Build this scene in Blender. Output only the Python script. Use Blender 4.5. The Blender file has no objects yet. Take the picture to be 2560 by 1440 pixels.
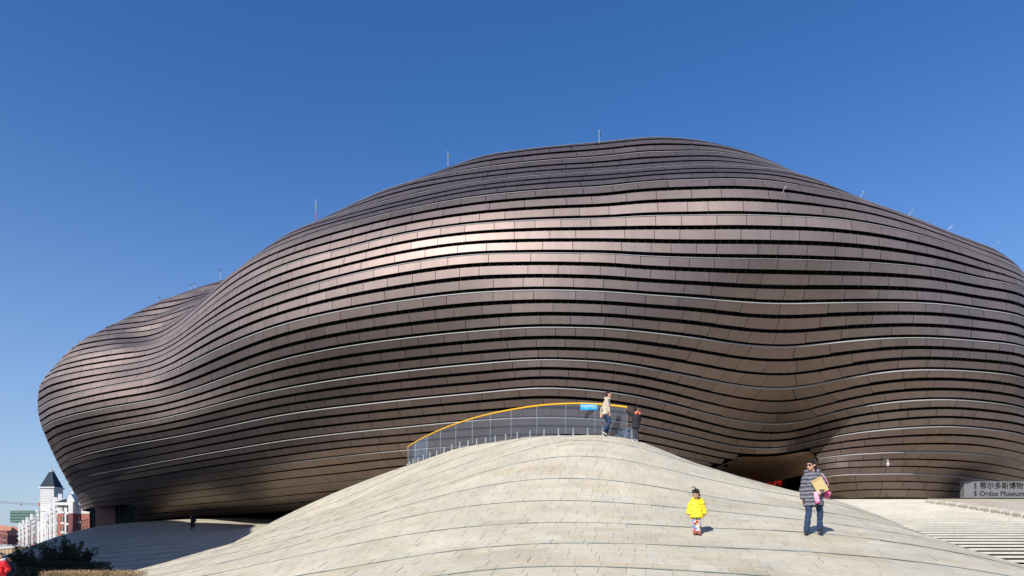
import bpy, bmesh, math, random
import numpy as np
from mathutils import Vector, Matrix
from math import radians, sin, cos, pi, sqrt

# ---------------------------------------------------------------- camera, sky, sun, exposure
# world zero is the camera's eye level; the ground lies 1.6 m lower
scene = bpy.context.scene
COL = scene.collection
FPX, CXP, HZP = 1707.0, 1280.0, 1390.0            # focal length / centre / horizon of the 2560 px photo
cam_data = bpy.data.cameras.new('camera')
cam_data.sensor_width = 36.0
cam_data.lens = 24.0
cam_data.shift_y = (HZP - 720.0) / 2560.0
cam_data.clip_end = 5000.0
cam = bpy.data.objects.new('camera', cam_data)
cam.rotation_euler = (radians(90), 0, 0)
COL.objects.link(cam)
scene.camera = cam

SUN = Vector((-0.405, -0.70, 0.585)).normalized()     # towards the sun
sun_data = bpy.data.lights.new('sun', 'SUN')
sun_data.energy = 5.0
sun_data.angle = radians(0.53)
sun_data.color = (1.0, 0.955, 0.89)
sun = bpy.data.objects.new('sun', sun_data)
sun.rotation_euler = (-SUN).to_track_quat('-Z', 'Y').to_euler()
sun.location = (-60, -60, 80)
COL.objects.link(sun)

world = bpy.data.worlds.new('World')
scene.world = world
world.use_nodes = True
wn = world.node_tree
for n_ in list(wn.nodes): wn.nodes.remove(n_)
sky = wn.nodes.new('ShaderNodeTexSky')
sky.sky_type = 'NISHITA'
sky.sun_disc = False
sky.sun_elevation = math.asin(SUN.z)
sky.sun_rotation = math.atan2(SUN.x, SUN.y)
sky.altitude = 300
sky.air_density = 1.0
sky.dust_density = 0.5
sky.ozone_density = 2.5
bg = wn.nodes.new('ShaderNodeBackground')
bg.inputs['Strength'].default_value = 0.137
wo = wn.nodes.new('ShaderNodeOutputWorld')
hs = wn.nodes.new('ShaderNodeHueSaturation')
hs.inputs['Hue'].default_value = 0.509
hs.inputs['Saturation'].default_value = 1.3
wn.links.new(sky.outputs[0], hs.inputs['Color'])
# pale dry haze low over the horizon, the same all round
tcw = wn.nodes.new('ShaderNodeTexCoord'); sxyz = wn.nodes.new('ShaderNodeSeparateXYZ')
wn.links.new(tcw.outputs['Generated'], sxyz.inputs[0])
mr = wn.nodes.new('ShaderNodeMapRange')
mr.inputs[1].default_value = -0.02; mr.inputs[2].default_value = 0.62; mr.inputs[3].default_value = 0.965; mr.inputs[4].default_value = 0.0
wn.links.new(sxyz.outputs[2], mr.inputs[0])
mpw = wn.nodes.new('ShaderNodeMath'); mpw.operation = 'POWER'; mpw.inputs[1].default_value = 2.2
wn.links.new(mr.outputs[0], mpw.inputs[0])
hz_mix = wn.nodes.new('ShaderNodeMix'); hz_mix.data_type = 'RGBA'
hz_mix.inputs[7].default_value = (2.25, 2.8, 3.95, 1)
wn.links.new(mpw.outputs[0], hz_mix.inputs[0]); wn.links.new(hs.outputs[0], hz_mix.inputs[6])
wn.links.new(hz_mix.outputs[2], bg.inputs[0])
wn.links.new(bg.outputs[0], wo.inputs[0])

vs = scene.view_settings
vs.view_transform = 'Standard'
vs.look = 'None'
vs.exposure = 0.25
vs.gamma = 1.0
vs.use_curve_mapping = False

# ---------------------------------------------------------------- helpers
rng = random.Random(7)
def link(o, parent=None):
    COL.objects.link(o)
    if parent is not None: o.parent = parent
    return o
def tag(o, label=None, cat=None, group=None, kind=None):
    if label: o['label'] = label
    if cat: o['category'] = cat
    if group: o['group'] = group
    if kind: o['kind'] = kind
    return o
def empty(name, loc=(0, 0, 0), rz=0.0):
    o = bpy.data.objects.new(name, None)
    o.empty_display_size = 0.3
    o.location = loc
    o.rotation_euler = (0, 0, rz)
    return link(o)
def px(x, y, d):
    """photo pixel at depth d -> world point"""
    return Vector(((x - CXP) / FPX * d, d, (HZP - y) / FPX * d))

class MB:
    """collects geometry; build() links it as one mesh object"""
    def __init__(s): s.v = []; s.f = []; s.m = []; s.sm = []
    def add(s, verts, faces, mat=0, smooth=False):
        b = len(s.v)
        s.v += [tuple(p) for p in verts]
        s.f += [tuple(i + b for i in f) for f in faces]
        s.m += [mat] * len(faces); s.sm += [smooth] * len(faces)
        return s
    def box(s, c, size, rz=0.0, mat=0, M=None):
        hx, hy, hz = size[0] / 2, size[1] / 2, size[2] / 2
        cs, sn = cos(rz), sin(rz)
        vs_ = []
        for dz in (-hz, hz):
            for dx, dy in ((-hx, -hy), (hx, -hy), (hx, hy), (-hx, hy)):
                p = Vector((c[0] + dx * cs - dy * sn, c[1] + dx * sn + dy * cs, c[2] + dz))
                vs_.append(M @ p if M is not None else p)
        return s.add(vs_, [(3, 2, 1, 0), (4, 5, 6, 7), (0, 1, 5, 4), (1, 2, 6, 5), (2, 3, 7, 6), (3, 0, 4, 7)], mat)
    def tube(s, pts, radii, seg=8, mat=0, cap=True, smooth=True, flat=None):
        """tube through pts; radii scalar or list of r or (ra, rb)"""
        pts = [Vector(p) for p in pts]
        n = len(pts)
        if not isinstance(radii, (list, tuple)): radii = [radii] * n
        rings = []
        up = None
        for i, p in enumerate(pts):
            t = (pts[min(i + 1, n - 1)] - pts[max(i - 1, 0)])
            t = t.normalized() if t.length > 1e-9 else Vector((0, 0, 1))
            if flat is not None: a = Vector(flat)
            elif up is None: a = Vector((1, 0, 0)) if abs(t.x) < 0.8 else Vector((0, 1, 0))
            else: a = up
            a = (a - t * a.dot(t)).normalized()
            b = t.cross(a)
            up = a
            r = radii[i]
            ra, rb = (r if isinstance(r, (tuple, list)) else (r, r))
            rings.append([p + a * (cos(2 * pi * k / seg) * ra) + b * (sin(2 * pi * k / seg) * rb) for k in range(seg)])
        vs_ = [q for r in rings for q in r]
        fs = []
        for i in range(n - 1):
            for k in range(seg):
                k2 = (k + 1) % seg
                fs.append((i * seg + k, i * seg + k2, (i + 1) * seg + k2, (i + 1) * seg + k))
        s.add(vs_, fs, mat, smooth)
        if cap:
            s.add(rings[0], [tuple(range(seg - 1, -1, -1))], mat)
            s.add(rings[-1], [tuple(range(seg))], mat)
        return s
    def lathe(s, prof, c=(0, 0, 0), seg=16, mat=0, smooth=True):
        vs_ = []
        for r, z in prof:
            for k in range(seg):
                vs_.append((c[0] + r * cos(2 * pi * k / seg), c[1] + r * sin(2 * pi * k / seg), c[2] + z))
        fs = []
        for i in range(len(prof) - 1):
            for k in range(seg):
                k2 = (k + 1) % seg
                fs.append((i * seg + k, i * seg + k2, (i + 1) * seg + k2, (i + 1) * seg + k))
        return s.add(vs_, fs, mat, smooth)
    def prism(s, poly, z0, z1, mat=0):
        n = len(poly)
        vs_ = [(p[0], p[1], z0) for p in poly] + [(p[0], p[1], z1) for p in poly]
        fs = [tuple(range(n - 1, -1, -1)), tuple(range(n, 2 * n))]
        fs += [(i, (i + 1) % n, (i + 1) % n + n, i + n) for i in range(n)]
        return s.add(vs_, fs, mat)
    def mesh(s, name, mats):
        me = bpy.data.meshes.new(name)
        me.from_pydata(s.v, [], s.f)
        for m in (mats if isinstance(mats, (list, tuple)) else [mats]): me.materials.append(m)
        me.polygons.foreach_set('material_index', s.m)
        me.polygons.foreach_set('use_smooth', s.sm)
        me.update()
        return me
    def build(s, name, mats, parent=None):
        return link(bpy.data.objects.new(name, s.mesh(name, mats)), parent)

def copy_tree(o, parent=None):
    c = o.copy(); COL.objects.link(c); c.parent = parent
    for ch in list(o.children): copy_tree(ch, c)
    return c

# ---------------------------------------------------------------- materials
def mat(name, color, rough=0.6, metal=0.0, spec=0.5, noise=None, bump=None, emit=None, trans=0.0, alpha=1.0, coat=0.0):
    """principled; noise=(scale, amount[, detail]) varies the colour, bump=(scale, strength)"""
    m = bpy.data.materials.new(name)
    m.use_nodes = True
    nt = m.node_tree
    b = nt.nodes['Principled BSDF']
    b.inputs['Base Color'].default_value = (*color, 1)
    b.inputs['Roughness'].default_value = rough
    b.inputs['Metallic'].default_value = metal
    b.inputs['Specular IOR Level'].default_value = spec
    if coat: b.inputs['Coat Weight'].default_value = coat
    if trans: b.inputs['Transmission Weight'].default_value = trans
    if alpha < 1: b.inputs['Alpha'].default_value = alpha
    if emit:
        b.inputs['Emission Color'].default_value = (*emit[0], 1)
        b.inputs['Emission Strength'].default_value = emit[1]
    if noise or bump: tc = nt.nodes.new('ShaderNodeTexCoord')
    if noise:
        nz = nt.nodes.new('ShaderNodeTexNoise')
        nz.inputs['Scale'].default_value = noise[0]
        nz.inputs['Detail'].default_value = noise[2] if len(noise) > 2 else 5
        nt.links.new(tc.outputs['Object'], nz.inputs['Vector'])
        mx = nt.nodes.new('ShaderNodeMix'); mx.data_type = 'RGBA'; mx.blend_type = 'MULTIPLY'
        rp = nt.nodes.new('ShaderNodeMapRange')
        rp.inputs[1].default_value = 0.25; rp.inputs[2].default_value = 0.75
        rp.inputs[3].default_value = 1 - noise[1]; rp.inputs[4].default_value = 1 + noise[1]
        nt.links.new(nz.outputs[0], rp.inputs[0])
        mx.inputs[0].default_value = 1
        mx.inputs[6].default_value = (*color, 1)
        nt.links.new(rp.outputs[0], mx.inputs[7])
        nt.links.new(mx.outputs[2], b.inputs['Base Color'])
    if bump:
        nb = nt.nodes.new('ShaderNodeTexNoise')
        nb.inputs['Scale'].default_value = bump[0]; nb.inputs['Detail'].default_value = 6
        nt.links.new(tc.outputs['Object'], nb.inputs['Vector'])
        bp = nt.nodes.new('ShaderNodeBump')
        bp.inputs['Strength'].default_value = bump[1]
        bp.inputs['Distance'].default_value = 0.02
        nt.links.new(nb.outputs[0], bp.inputs['Height'])
        nt.links.new(bp.outputs[0], b.inputs['Normal'])
    return m

# ---------------------------------------------------------------- museum skin
def pchip(xk, yk, x):
    xk = np.asarray(xk, float); yk = np.asarray(yk, float); x = np.asarray(x, float)
    h = np.diff(xk); dl = np.diff(yk) / h
    m = np.zeros(len(xk))
    for i in range(1, len(xk) - 1):
        if dl[i - 1] * dl[i] > 0:
            w1 = 2 * h[i] + h[i - 1]; w2 = h[i] + 2 * h[i - 1]
            m[i] = (w1 + w2) / (w1 / dl[i - 1] + w2 / dl[i])
    m[0] = dl[0]; m[-1] = dl[-1]
    i = np.clip(np.searchsorted(xk, x) - 1, 0, len(h) - 1)
    t = (x - xk[i]) / h[i]
    return ((1 + 2 * t) * (1 - t) ** 2 * yk[i] + t * (1 - t) ** 2 * h[i] * m[i]
            + t * t * (3 - 2 * t) * yk[i + 1] + t * t * (t - 1) * h[i] * m[i + 1])

LZ = {-3: 5.3, -2: 7.3, -1: 9.0, 0: 10.69, 1: 12.62, 2: 14.60, 3: 16.82, 4: 19.44, 5: 22.17, 6: 24.63,
      7: 27.28, 8: 29.88, 9: 32.67, 10: 35.4}
# bearing of every third band: x -> y read off the photo, or a depth (negative) where the photo hides it
LV = {
 -3: (225, 110, {300: -104, 400: -98, 470: -94, 550: -90, 630: -87, 720: -82, 860: -74, 1020: -68, 1200: -64, 1360: -63, 1520: -64, 1600: -67,
      1760: -74, 1840: -79, 1945: -78, 2050: -68, 2150: -62.5, 2240: -62, 2400: -64.6, 2480: -68, 2560: -75}, 2560),
 -2: (208, 112, {300: 1264, 400: 1254, 470: 1247, 550: 1238, 630: 1229, 720: 1218.5, 860: 1205.6, 1020: -61.5, 1200: -59.5, 1360: -58.6, 1520: -60,
      1600: -62, 1760: -70, 1840: -74, 1945: -73.5, 2050: 1192, 2150: 1187, 2240: 1185, 2400: 1192, 2480: 1202, 2560: -71.5}, 2560),
 -1: (198, 112, {300: 1219, 400: 1204, 470: 1194, 550: 1182, 630: 1170.7, 720: 1158, 860: 1141, 1020: 1126, 1200: 1114, 1360: 1109, 1520: 1115,
      1600: 1123, 1760: 1157, 1840: 1172, 1945: 1168, 2050: 1146, 2150: 1136, 2240: 1131, 2400: 1132.5, 2480: 1139, 2560: 1158}, 2560),
 0: (175, 103.4, {300: 1174, 400: 1156, 470: 1143, 550: 1129, 630: 1115.6, 720: 1101, 860: 1084, 1020: 1068.5, 1200: 1052, 1360: 1045, 1520: 1051,
      1600: 1064, 1760: 1101, 1840: 1122, 1945: 1123, 2050: 1099.6, 2150: 1082, 2240: 1073, 2400: 1066, 2480: 1075, 2560: 1089}, 2560),
 1: (152, 98.4, {300: 1117, 400: 1100, 470: 1087, 550: 1071, 630: 1053, 720: 1036, 860: 1018, 1020: 1000.6, 1200: 983.5, 1360: 971, 1520: 981.5,
      1600: 994, 1760: 1033, 1840: 1053, 1945: 1064.6, 2050: 1042.7, 2150: 1018, 2240: 1005, 2400: 999, 2480: 1007.7, 2560: 1023}, 2560),
 2: (130, 94.4, {300: 1067, 400: 1049, 470: 1032, 550: 1012, 630: 989, 720: 971, 860: 948, 1020: 928.5, 1200: 910.6, 1360: 900, 1520: 907,
      1600: 918.5, 1760: 949, 1840: 965.4, 1945: 975, 2050: 961, 2150: 940.6, 2240: 927.5, 2400: 925.5, 2480: 933, 2560: 947}, 2560),
 3: (109, 91.4, {300: 1015, 400: 998.6, 470: 979, 550: 951, 630: 921, 720: 896, 860: 868, 1020: 846, 1200: 828, 1360: 819, 1520: 822.5,
      1600: 830, 1760: 849, 1840: 862, 1945: 870.6, 2050: 862, 2150: 851.7, 2240: 844.8, 2400: 848.5, 2480: 857, 2560: 871}, 2560),
 4: (97.5, 92.2, {300: 961, 400: 943, 470: 911, 550: 871, 630: 838, 720: 808, 860: 777, 1020: 751, 1200: 731.5, 1360: 726, 1520: 730.6,
      1600: 736.7, 1760: 747.8, 1840: 755.4, 1945: 761, 2050: 759, 2150: 757, 2240: 756.7, 2400: 764.8, 2480: 779, 2560: 797}, 2560),
 5: (102, 90.1, {300: 916, 400: 897, 470: 854, 550: 800, 630: 762, 720: 730, 860: 691, 1020: 658, 1200: 636, 1360: 633, 1520: 635,
      1600: 640, 1760: 645.5, 1840: 646.7, 1945: 648, 2050: 651, 2150: 655, 2240: 661, 2400: 683.7, 2480: 702.7, 2560: 723}, 2560),
 6: (138, 89.5, {300: 872, 400: 861, 470: 812, 550: 748, 630: 698, 720: 659, 860: 622, 1020: 583.5, 1200: 559, 1360: 550, 1520: 546,
      1600: 541, 1760: 538, 1840: 537, 1945: 540, 2050: 544.6, 2150: 556, 2240: 573, 2400: 618, 2480: 647, 2560: 685}, 2560),
 7: (200, 87.5, {300: 836, 400: 827, 470: 786, 550: 703, 630: 648, 720: 606, 860: 562, 1020: 523, 1200: 490.6, 1360: 476, 1520: 466,
      1600: 456.7, 1760: 449, 1840: 448, 1945: 455, 2050: 475, 2150: 497, 2240: 527.7, 2400: 590, 2500: -61.5}, 2500),
 8: (284, 88.5, {400: 788, 470: 761, 520: -79.5, 570: -76.5, 640: -68.5, 720: -63.1, 860: 533, 940: 509, 1020: 489, 1200: 454, 1360: 438, 1520: 428,
      1600: 422, 1760: 412, 1840: 414.5, 1945: 423, 2050: 450, 2150: -57.5, 2240: -59.5, 2400: -67}, 2400),
 9: (385, 89.7, {470: 734, 550: -83.5, 630: -78, 720: -71, 860: 520, 1020: 455, 1200: 420, 1360: 402, 1520: 391,
      1600: 381.5, 1760: 378, 1840: 386.5, 1900: 400, 1945: 413, 2050: -60.2, 2150: -64.5, 2250: -70}, 2250),
 10: (575, 88.5, {630: -85, 720: -79.5, 860: -72, 1020: -65.5, 1200: 391, 1360: 368, 1520: 353.5, 1600: 344.5, 1700: 343, 1760: 353, 1800: 363,
      1840: 374, 1945: -62.2, 2050: -67}, 2050),
}
FIX = [860, 940, 1020, 1110, 1200, 1280, 1360, 1440, 1520, 1600, 1680, 1760]
ctrl = []
for n in sorted(LV):
    xs, ds, tab, xr = LV[n]
    z = LZ[n]
    kx = sorted(tab)
    kd = [(-tab[x] if tab[x] < 0 else z * FPX / (HZP - tab[x])) for x in kx]
    xa = kx[0]
    cols = []
    for j in range(6):                                   # rounding of the left end
        f = (j / 6.0) ** 2
        cols.append((xs + f * (xa - xs), kd[0] + (ds - kd[0]) * (1 - f ** 0.45)))
    mid = [xa + (790 - xa) * j / 5.0 for j in range(5)] + [790]
    rgt = [1760 + (xr - 1760) * j / 8.0 for j in range(1, 9)]
    xx = mid + FIX + rgt
    cols += list(zip(xx, pchip(kx, kd, xx)))
    P = []
    for x, d in cols:                                    # the bands swell a little in height towards the right
        m_ = 1 + np.interp(n, [3, 4, 5, 6, 7, 8, 9, 10], [0, -.008, -.007, .019, .036, .031, .028, .025]) * np.interp(x, [1230, 1360, 1520, 1640, 2060, 2240, 2400, 2560], [0, .3, .65, 1, 1, .55, .2, .0])
        P.append(((x - CXP) / FPX * d * m_, d * m_, z * m_))
    S, R = P[0], P[-1]
    k = (n + 3) / 13.0
    back = [(R[0] + 4.0, R[1] + 5.0, z), (R[0] + 6.0, R[1] + 14.0, z), (R[0] + 2.0 - 6 * k, R[1] + 32.0, z), (R[0] * .55, 128 - 14 * k, z),
            (-4, 136 - 16 * k, z), (S[0] * .6, 134 - 14 * k, z), (S[0] + 9, S[1] + 21.0 - 4 * k, z), (S[0] + 2.0, S[1] + 9.0, z)]
    ctrl.append(P + back)
ctrl = np.array(ctrl)                                     # (14, K, 3)
# crown of the roof: the loop closes in over the top
cen = np.array([6.0, 92.0])
nlev = sorted(LV)
for s_, z in ((0.82, 37.5), (0.62, 38.9), (0.36, 39.7)):
    lp = ctrl[13].copy(); lp[:, :2] = cen + (lp[:, :2] - cen) * s_; lp[:, 2] += z - LZ[10]
    ctrl = np.concatenate([ctrl, lp[None]], 0)
    nlev.append(nlev[-1] + 1); LZ[nlev[-1]] = z
# light smoothing along the loop takes out reading noise
NB_FRONT = 6 + 6 + len(FIX) + 8
for it in range(1):
    sm = ctrl.copy()
    sm[:, 6:NB_FRONT - 1] = 0.6 * ctrl[:, 6:NB_FRONT - 1] + 0.2 * (ctrl[:, 5:NB_FRONT - 2] + ctrl[:, 7:NB_FRONT])
    ctrl = 0.5 * ctrl + 0.5 * sm

def spline_mat(T, tq, periodic=None):
    """cubic spline interpolation matrix W (len(tq), len(T)); natural, or periodic with the given period"""
    T = np.asarray(T, float); N = len(T)
    if periodic:
        ext = 4
        Te = np.concatenate([T[-ext:] - periodic, T, T[:ext] + periodic])
        We = spline_mat(Te, tq)
        W = We[:, ext:ext + N].copy()
        W[:, -ext:] += We[:, :ext]; W[:, :ext] += We[:, ext + N:]
        return W
    h = np.diff(T)
    A = np.zeros((N, N)); B = np.zeros((N, N))
    A[0, 0] = A[-1, -1] = 1
    for i in range(1, N - 1):
        A[i, i - 1] = h[i - 1]; A[i, i] = 2 * (h[i - 1] + h[i]); A[i, i + 1] = h[i]
        B[i, i - 1] = 6 / h[i - 1]; B[i, i] = -6 / h[i - 1] - 6 / h[i]; B[i, i + 1] = 6 / h[i]
    M2 = np.linalg.solve(A, B)
    W = np.zeros((len(tq), N))
    ii = np.clip(np.searchsorted(T, tq, side='right') - 1, 0, N - 2)
    for q, (t, i) in enumerate(zip(tq, ii)):
        a = (T[i + 1] - t) / h[i]; b = (t - T[i]) / h[i]
        W[q, i] += a; W[q, i + 1] += b
        W[q] += ((a ** 3 - a) * M2[i] + (b ** 3 - b) * M2[i + 1]) * h[i] ** 2 / 6
    return W
nxt = np.roll(ctrl, -1, axis=1)
seglen = np.sqrt(np.linalg.norm((nxt - ctrl)[:, :, :2], axis=2)).mean(0)
Tk = np.concatenate([[0], np.cumsum(seglen)])
PER = Tk[-1]; Tk = Tk[:-1]
NU = 900
Uq = np.arange(NU) / NU * PER
Wu = spline_mat(Tk, Uq, PER)
dense = np.einsum('uk,nkc->nuc', Wu, ctrl)                # (levels, NU, 2)
LO, HI = nlev[0], nlev[-1]
SUBL = 24                                                 # samples per level
tn = np.linspace(LO, HI, (HI - LO) * SUBL + 1)
Wn = spline_mat(np.array(nlev, float), tn)
SURF3 = np.einsum('tn,nuc->tuc', Wn, dense)               # (nt, NU, 3)
SURF = SURF3[:, :, :2]
dU = np.roll(SURF3, -1, 1) - np.roll(SURF3, 1, 1)
dN = np.gradient(SURF3, axis=0)
NRM = np.cross(dU, dN)
NRM /= np.linalg.norm(NRM, axis=2, keepdims=True) + 1e-12
cent_xy = SURF.mean(axis=(0, 1))
if (NRM[:, :, :2] * (SURF - cent_xy)).sum() < 0: NRM = -NRM
def skin(n, u):
    """point and outward normal of the museum surface at level n, loop index u (floats)"""
    i = np.clip((n - LO) * SUBL, 0, len(tn) - 1.001); i0 = int(i); fi = i - i0
    u = u % NU; u0 = int(u); fu = u - u0; u1 = (u0 + 1) % NU; u0 %= NU
    g = lambda A: ((A[i0, u0] * (1 - fu) + A[i0, u1] * fu) * (1 - fi) + (A[i0 + 1, u0] * (1 - fu) + A[i0 + 1, u1] * fu) * fi)
    nn = g(NRM)
    return g(SURF3), nn / np.linalg.norm(nn)

def skinv(n, u):
    n = np.asarray(n, float); u = np.asarray(u, float) % NU
    i = np.clip((n - LO) * SUBL, 0, len(tn) - 1.001); i0 = i.astype(int); fi = (i - i0)[..., None]
    u0 = u.astype(int); fu = (u - u0)[..., None]; u0 = u0 % NU; u1 = (u0 + 1) % NU
    g = lambda A: ((A[i0, u0] * (1 - fu) + A[i0, u1] * fu) * (1 - fi) + (A[i0 + 1, u0] * (1 - fu) + A[i0 + 1, u1] * fu) * fi)
    nn = g(NRM)
    return g(SURF3), nn / np.linalg.norm(nn, axis=-1, keepdims=True)

# ---------------------------------------------------------------- stone terrain (height field through surveyed points)
def tps_fit(P, smooth=0.0):
    P = np.array(P, float); X = P[:, :2]; N = len(P)
    r = np.linalg.norm(X[:, None] - X[None], axis=2)
    Kk = np.where(r > 0, r ** 2 * np.log(r + 1e-9), 0) + smooth * np.eye(N)
    Q = np.concatenate([np.ones((N, 1)), X], 1)
    A = np.block([[Kk, Q], [Q.T, np.zeros((3, 3))]])
    w = np.linalg.solve(A, np.concatenate([P[:, 2], np.zeros(3)]))
    return X, w
def tps_eval(fit, x, y):
    X, w = fit
    x = np.asarray(x, float); y = np.asarray(y, float)
    out = w[-3] + w[-2] * x + w[-1] * y
    for i in range(len(X)):
        r2 = (x - X[i, 0]) ** 2 + (y - X[i, 1]) ** 2
        out = out + w[i] * 0.5 * r2 * np.log(r2 + 1e-12)
    return out
GZ = -1.6
SIL = [(400, 1440, 20), (520, 1375, 28), (690, 1302, 40), (800, 1262, 43), (920, 1205, 41), (1020, 1165, 38), (1140, 1122, 34), (1300, 1097, 30),
       (1430, 1089, 28), (1550, 1092, 27), (1610, 1107, 26.6), (1700, 1144, 26), (1778, 1170, 25.6), (1856, 1194, 25.2), (1934, 1216, 24.7), (2005, 1237, 24.2), (2120, 1262, 23.5),
       (2250, 1311, 21), (2400, 1366, 18), (2560, 1414, 15)]
hp = [tuple(px(*s_)) for s_ in SIL]
hp += [tuple(px(2030, 1337, 14.5)), tuple(px(1743, 1336, 14.5)), tuple(px(1300, 1440, 10.8)), tuple(px(1743, 1440, 10.6)), tuple(px(2200, 1440, 11)),
       tuple(px(820, 1440, 14)), (-3, 17, 0.55), (-8, 21, 0.1), (-3, 25, 2.6), (2, 20, 2.2), (-7.5, 32, 2.6), (6.4, 20, 1.75), (9, 17, 0.7), (2.5, 24, 3.95), (-1, 29, 4.4),
       (0, 5.0, -1.9), (6, 5.0, -1.9), (12, 7, -1.9), (-6, 8, -1.9), (-13, 14, -2.0), (-20, 20, -2.2),
       (14, 12, -1.9), (15.5, 18, -1.6), (16, 24, -1.0), (17, 30, 0.1), (16, 36, 1.1), (13, 32, 1.6), (10, 34, 3.0),
       (5, 36, 5.0), (-2, 42, 5.2), (6, 48, 5.2), (-10, 50, 4.6), (16, 48, 3.2), (16, 60, 4.9), (5, 60, 5.25), (-10, 62, 5.1), (-20, 66, 3.7),
       (-15, 44, 1.6), (-18, 34, -1.2), (-20, 44, -0.4), (-22, 54, 0.8), (-25, 28, -2.4)]
# the second mound, to the left under the museum
LM = [(560, 1296, 88), (450, 1299, 90), (330, 1307, 91), (235, 1318, 90), (155, 1338, 87), (118, 1362, 83), (690, 1303, 84),
      (478, 1325, 76), (330, 1340, 72), (620, 1318, 78), (200, 1372, 70), (420, 1375, 60), (330, 1405, 56), (560, 1350, 62)]
hp += [tuple(px(*s_)) for s_ in LM]
hp += [(-62, 78, -1.0), (-56, 62, -2.2), (-42, 50, -2.2), (-70, 92, -2.0), (-60, 100, 3.6), (-46, 104, 4.6), (-30, 100, 5.2), (-20, 84, 5.2), (-14, 74, 5.2),
       (0, 80, 5.25), (20, 74, 5.2), (-35, 40, -2.6), (10, 90, 5.2), (-72, 112, 0.5), (-10, 100, 5.2)]
HF = tps_fit(hp, smooth=0.05)
def hz(x, y): return tps_eval(HF, x, y)

# ---------------------------------------------------------------- surface materials
def nodes_of(m): return m.node_tree.nodes, m.node_tree.links
def stone_material(name, base, attr=False, brick=False, rot=0.0):
    m = bpy.data.materials.new(name); m.use_nodes = True
    N, L = nodes_of(m); b = N['Principled BSDF']
    b.inputs['Roughness'].default_value = 0.75
    b.inputs['Specular IOR Level'].default_value = 0.25
    geo = N.new('ShaderNodeNewGeometry')
    if attr:
        at = N.new('ShaderNodeAttribute'); at.attribute_name = 'tone'
        src = at.outputs['Color']
    elif brick:
        mp = N.new('ShaderNodeMapping'); mp.inputs['Rotation'].default_value = (0, 0, rot)
        L.new(geo.outputs['Position'], mp.inputs['Vector'])
        bt = N.new('ShaderNodeTexBrick')
        bt.inputs['Scale'].default_value = 1.0
        bt.inputs['Brick Width'].default_value = 0.55; bt.inputs['Row Height'].default_value = 0.45
        bt.inputs['Mortar Size'].default_value = 0.008; bt.inputs['Mortar Smooth'].default_value = 0.3
        bt.inputs['Color1'].default_value = (base[0] * 1.08, base[1] * 1.08, base[2] * 1.08, 1)
        bt.inputs['Color2'].default_value = (base[0] * .86, base[1] * .85, base[2] * .83, 1)
        bt.inputs['Mortar'].default_value = (base[0] * .4, base[1] * .4, base[2] * .38, 1)
        L.new(mp.outputs[0], bt.inputs['Vector'])
        src = bt.outputs['Color']
    else:
        rgb = N.new('ShaderNodeRGB'); rgb.outputs[0].default_value = (*base, 1); src = rgb.outputs[0]
    # broad stains, fine grain
    n1 = N.new('ShaderNodeTexNoise'); n1.inputs['Scale'].default_value = 0.45; n1.inputs['Detail'].default_value = 6; n1.inputs['Roughness'].default_value = 0.62
    n2 = N.new('ShaderNodeTexNoise'); n2.inputs['Scale'].default_value = 9.0; n2.inputs['Detail'].default_value = 7; n2.inputs['Roughness'].default_value = 0.7
    for n_ in (n1, n2): L.new(geo.outputs['Position'], n_.inputs['Vector'])
    r1 = N.new('ShaderNodeMapRange'); r1.inputs[1].default_value = .3; r1.inputs[2].default_value = .7; r1.inputs[3].default_value = .82; r1.inputs[4].default_value = 1.08
    r2 = N.new('ShaderNodeMapRange'); r2.inputs[1].default_value = .3; r2.inputs[2].default_value = .7; r2.inputs[3].default_value = .86; r2.inputs[4].default_value = 1.08
    L.new(n1.outputs[0], r1.inputs[0]); L.new(n2.outputs[0], r2.inputs[0])
    n3 = N.new('ShaderNodeTexNoise'); n3.inputs['Scale'].default_value = 1.7; n3.inputs['Detail'].default_value = 9; n3.inputs['Roughness'].default_value = 0.75; n3.inputs['Distortion'].default_value = 0.6
    mp3 = N.new('ShaderNodeMapping'); mp3.inputs['Scale'].default_value = (1.0, .35, .35); L.new(geo.outputs['Position'], mp3.inputs['Vector']); L.new(mp3.outputs[0], n3.inputs['Vector'])
    r3 = N.new('ShaderNodeMapRange'); r3.inputs[1].default_value = .52; r3.inputs[2].default_value = .72; r3.inputs[3].default_value = 1.0; r3.inputs[4].default_value = .84
    L.new(n3.outputs[0], r3.inputs[0])
    mu0 = N.new('ShaderNodeMath'); mu0.operation = 'MULTIPLY'
    L.new(r1.outputs[0], mu0.inputs[0]); L.new(r3.outputs[0], mu0.inputs[1])
    mu = N.new('ShaderNodeMath'); mu.operation = 'MULTIPLY'
    L.new(mu0.outputs[0], mu.inputs[0]); L.new(r2.outputs[0], mu.inputs[1])
    mx = N.new('ShaderNodeMix'); mx.data_type = 'RGBA'; mx.blend_type = 'MULTIPLY'; mx.inputs[0].default_value = 1
    L.new(src, mx.inputs[6]); L.new(mu.outputs[0], mx.inputs[7])
    L.new(mx.outputs[2], b.inputs['Base Color'])
    bp = N.new('ShaderNodeBump'); bp.inputs['Strength'].default_value = 0.25; bp.inputs['Distance'].default_value = 0.01
    L.new(n2.outputs[0], bp.inputs['Height']); L.new(bp.outputs[0], b.inputs['Normal'])
    return m
STONE = (0.53, 0.48, 0.375)
ROWROT = radians(11)
M_tile = stone_material('pale_limestone_tile', STONE, attr=True)
M_mound = stone_material('limestone_paving', STONE, brick=True, rot=ROWROT)
M_step = stone_material('limestone_step', (0.535, 0.50, 0.425))
M_stepshade = mat('step_recess_shade', (0.05, 0.042, 0.035), 0.9)  # shade under the nosings, put into the recess colour
M_mortar = mat('tile_joint', (0.41, 0.375, 0.31), 0.9, noise=(3, .25))
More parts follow.
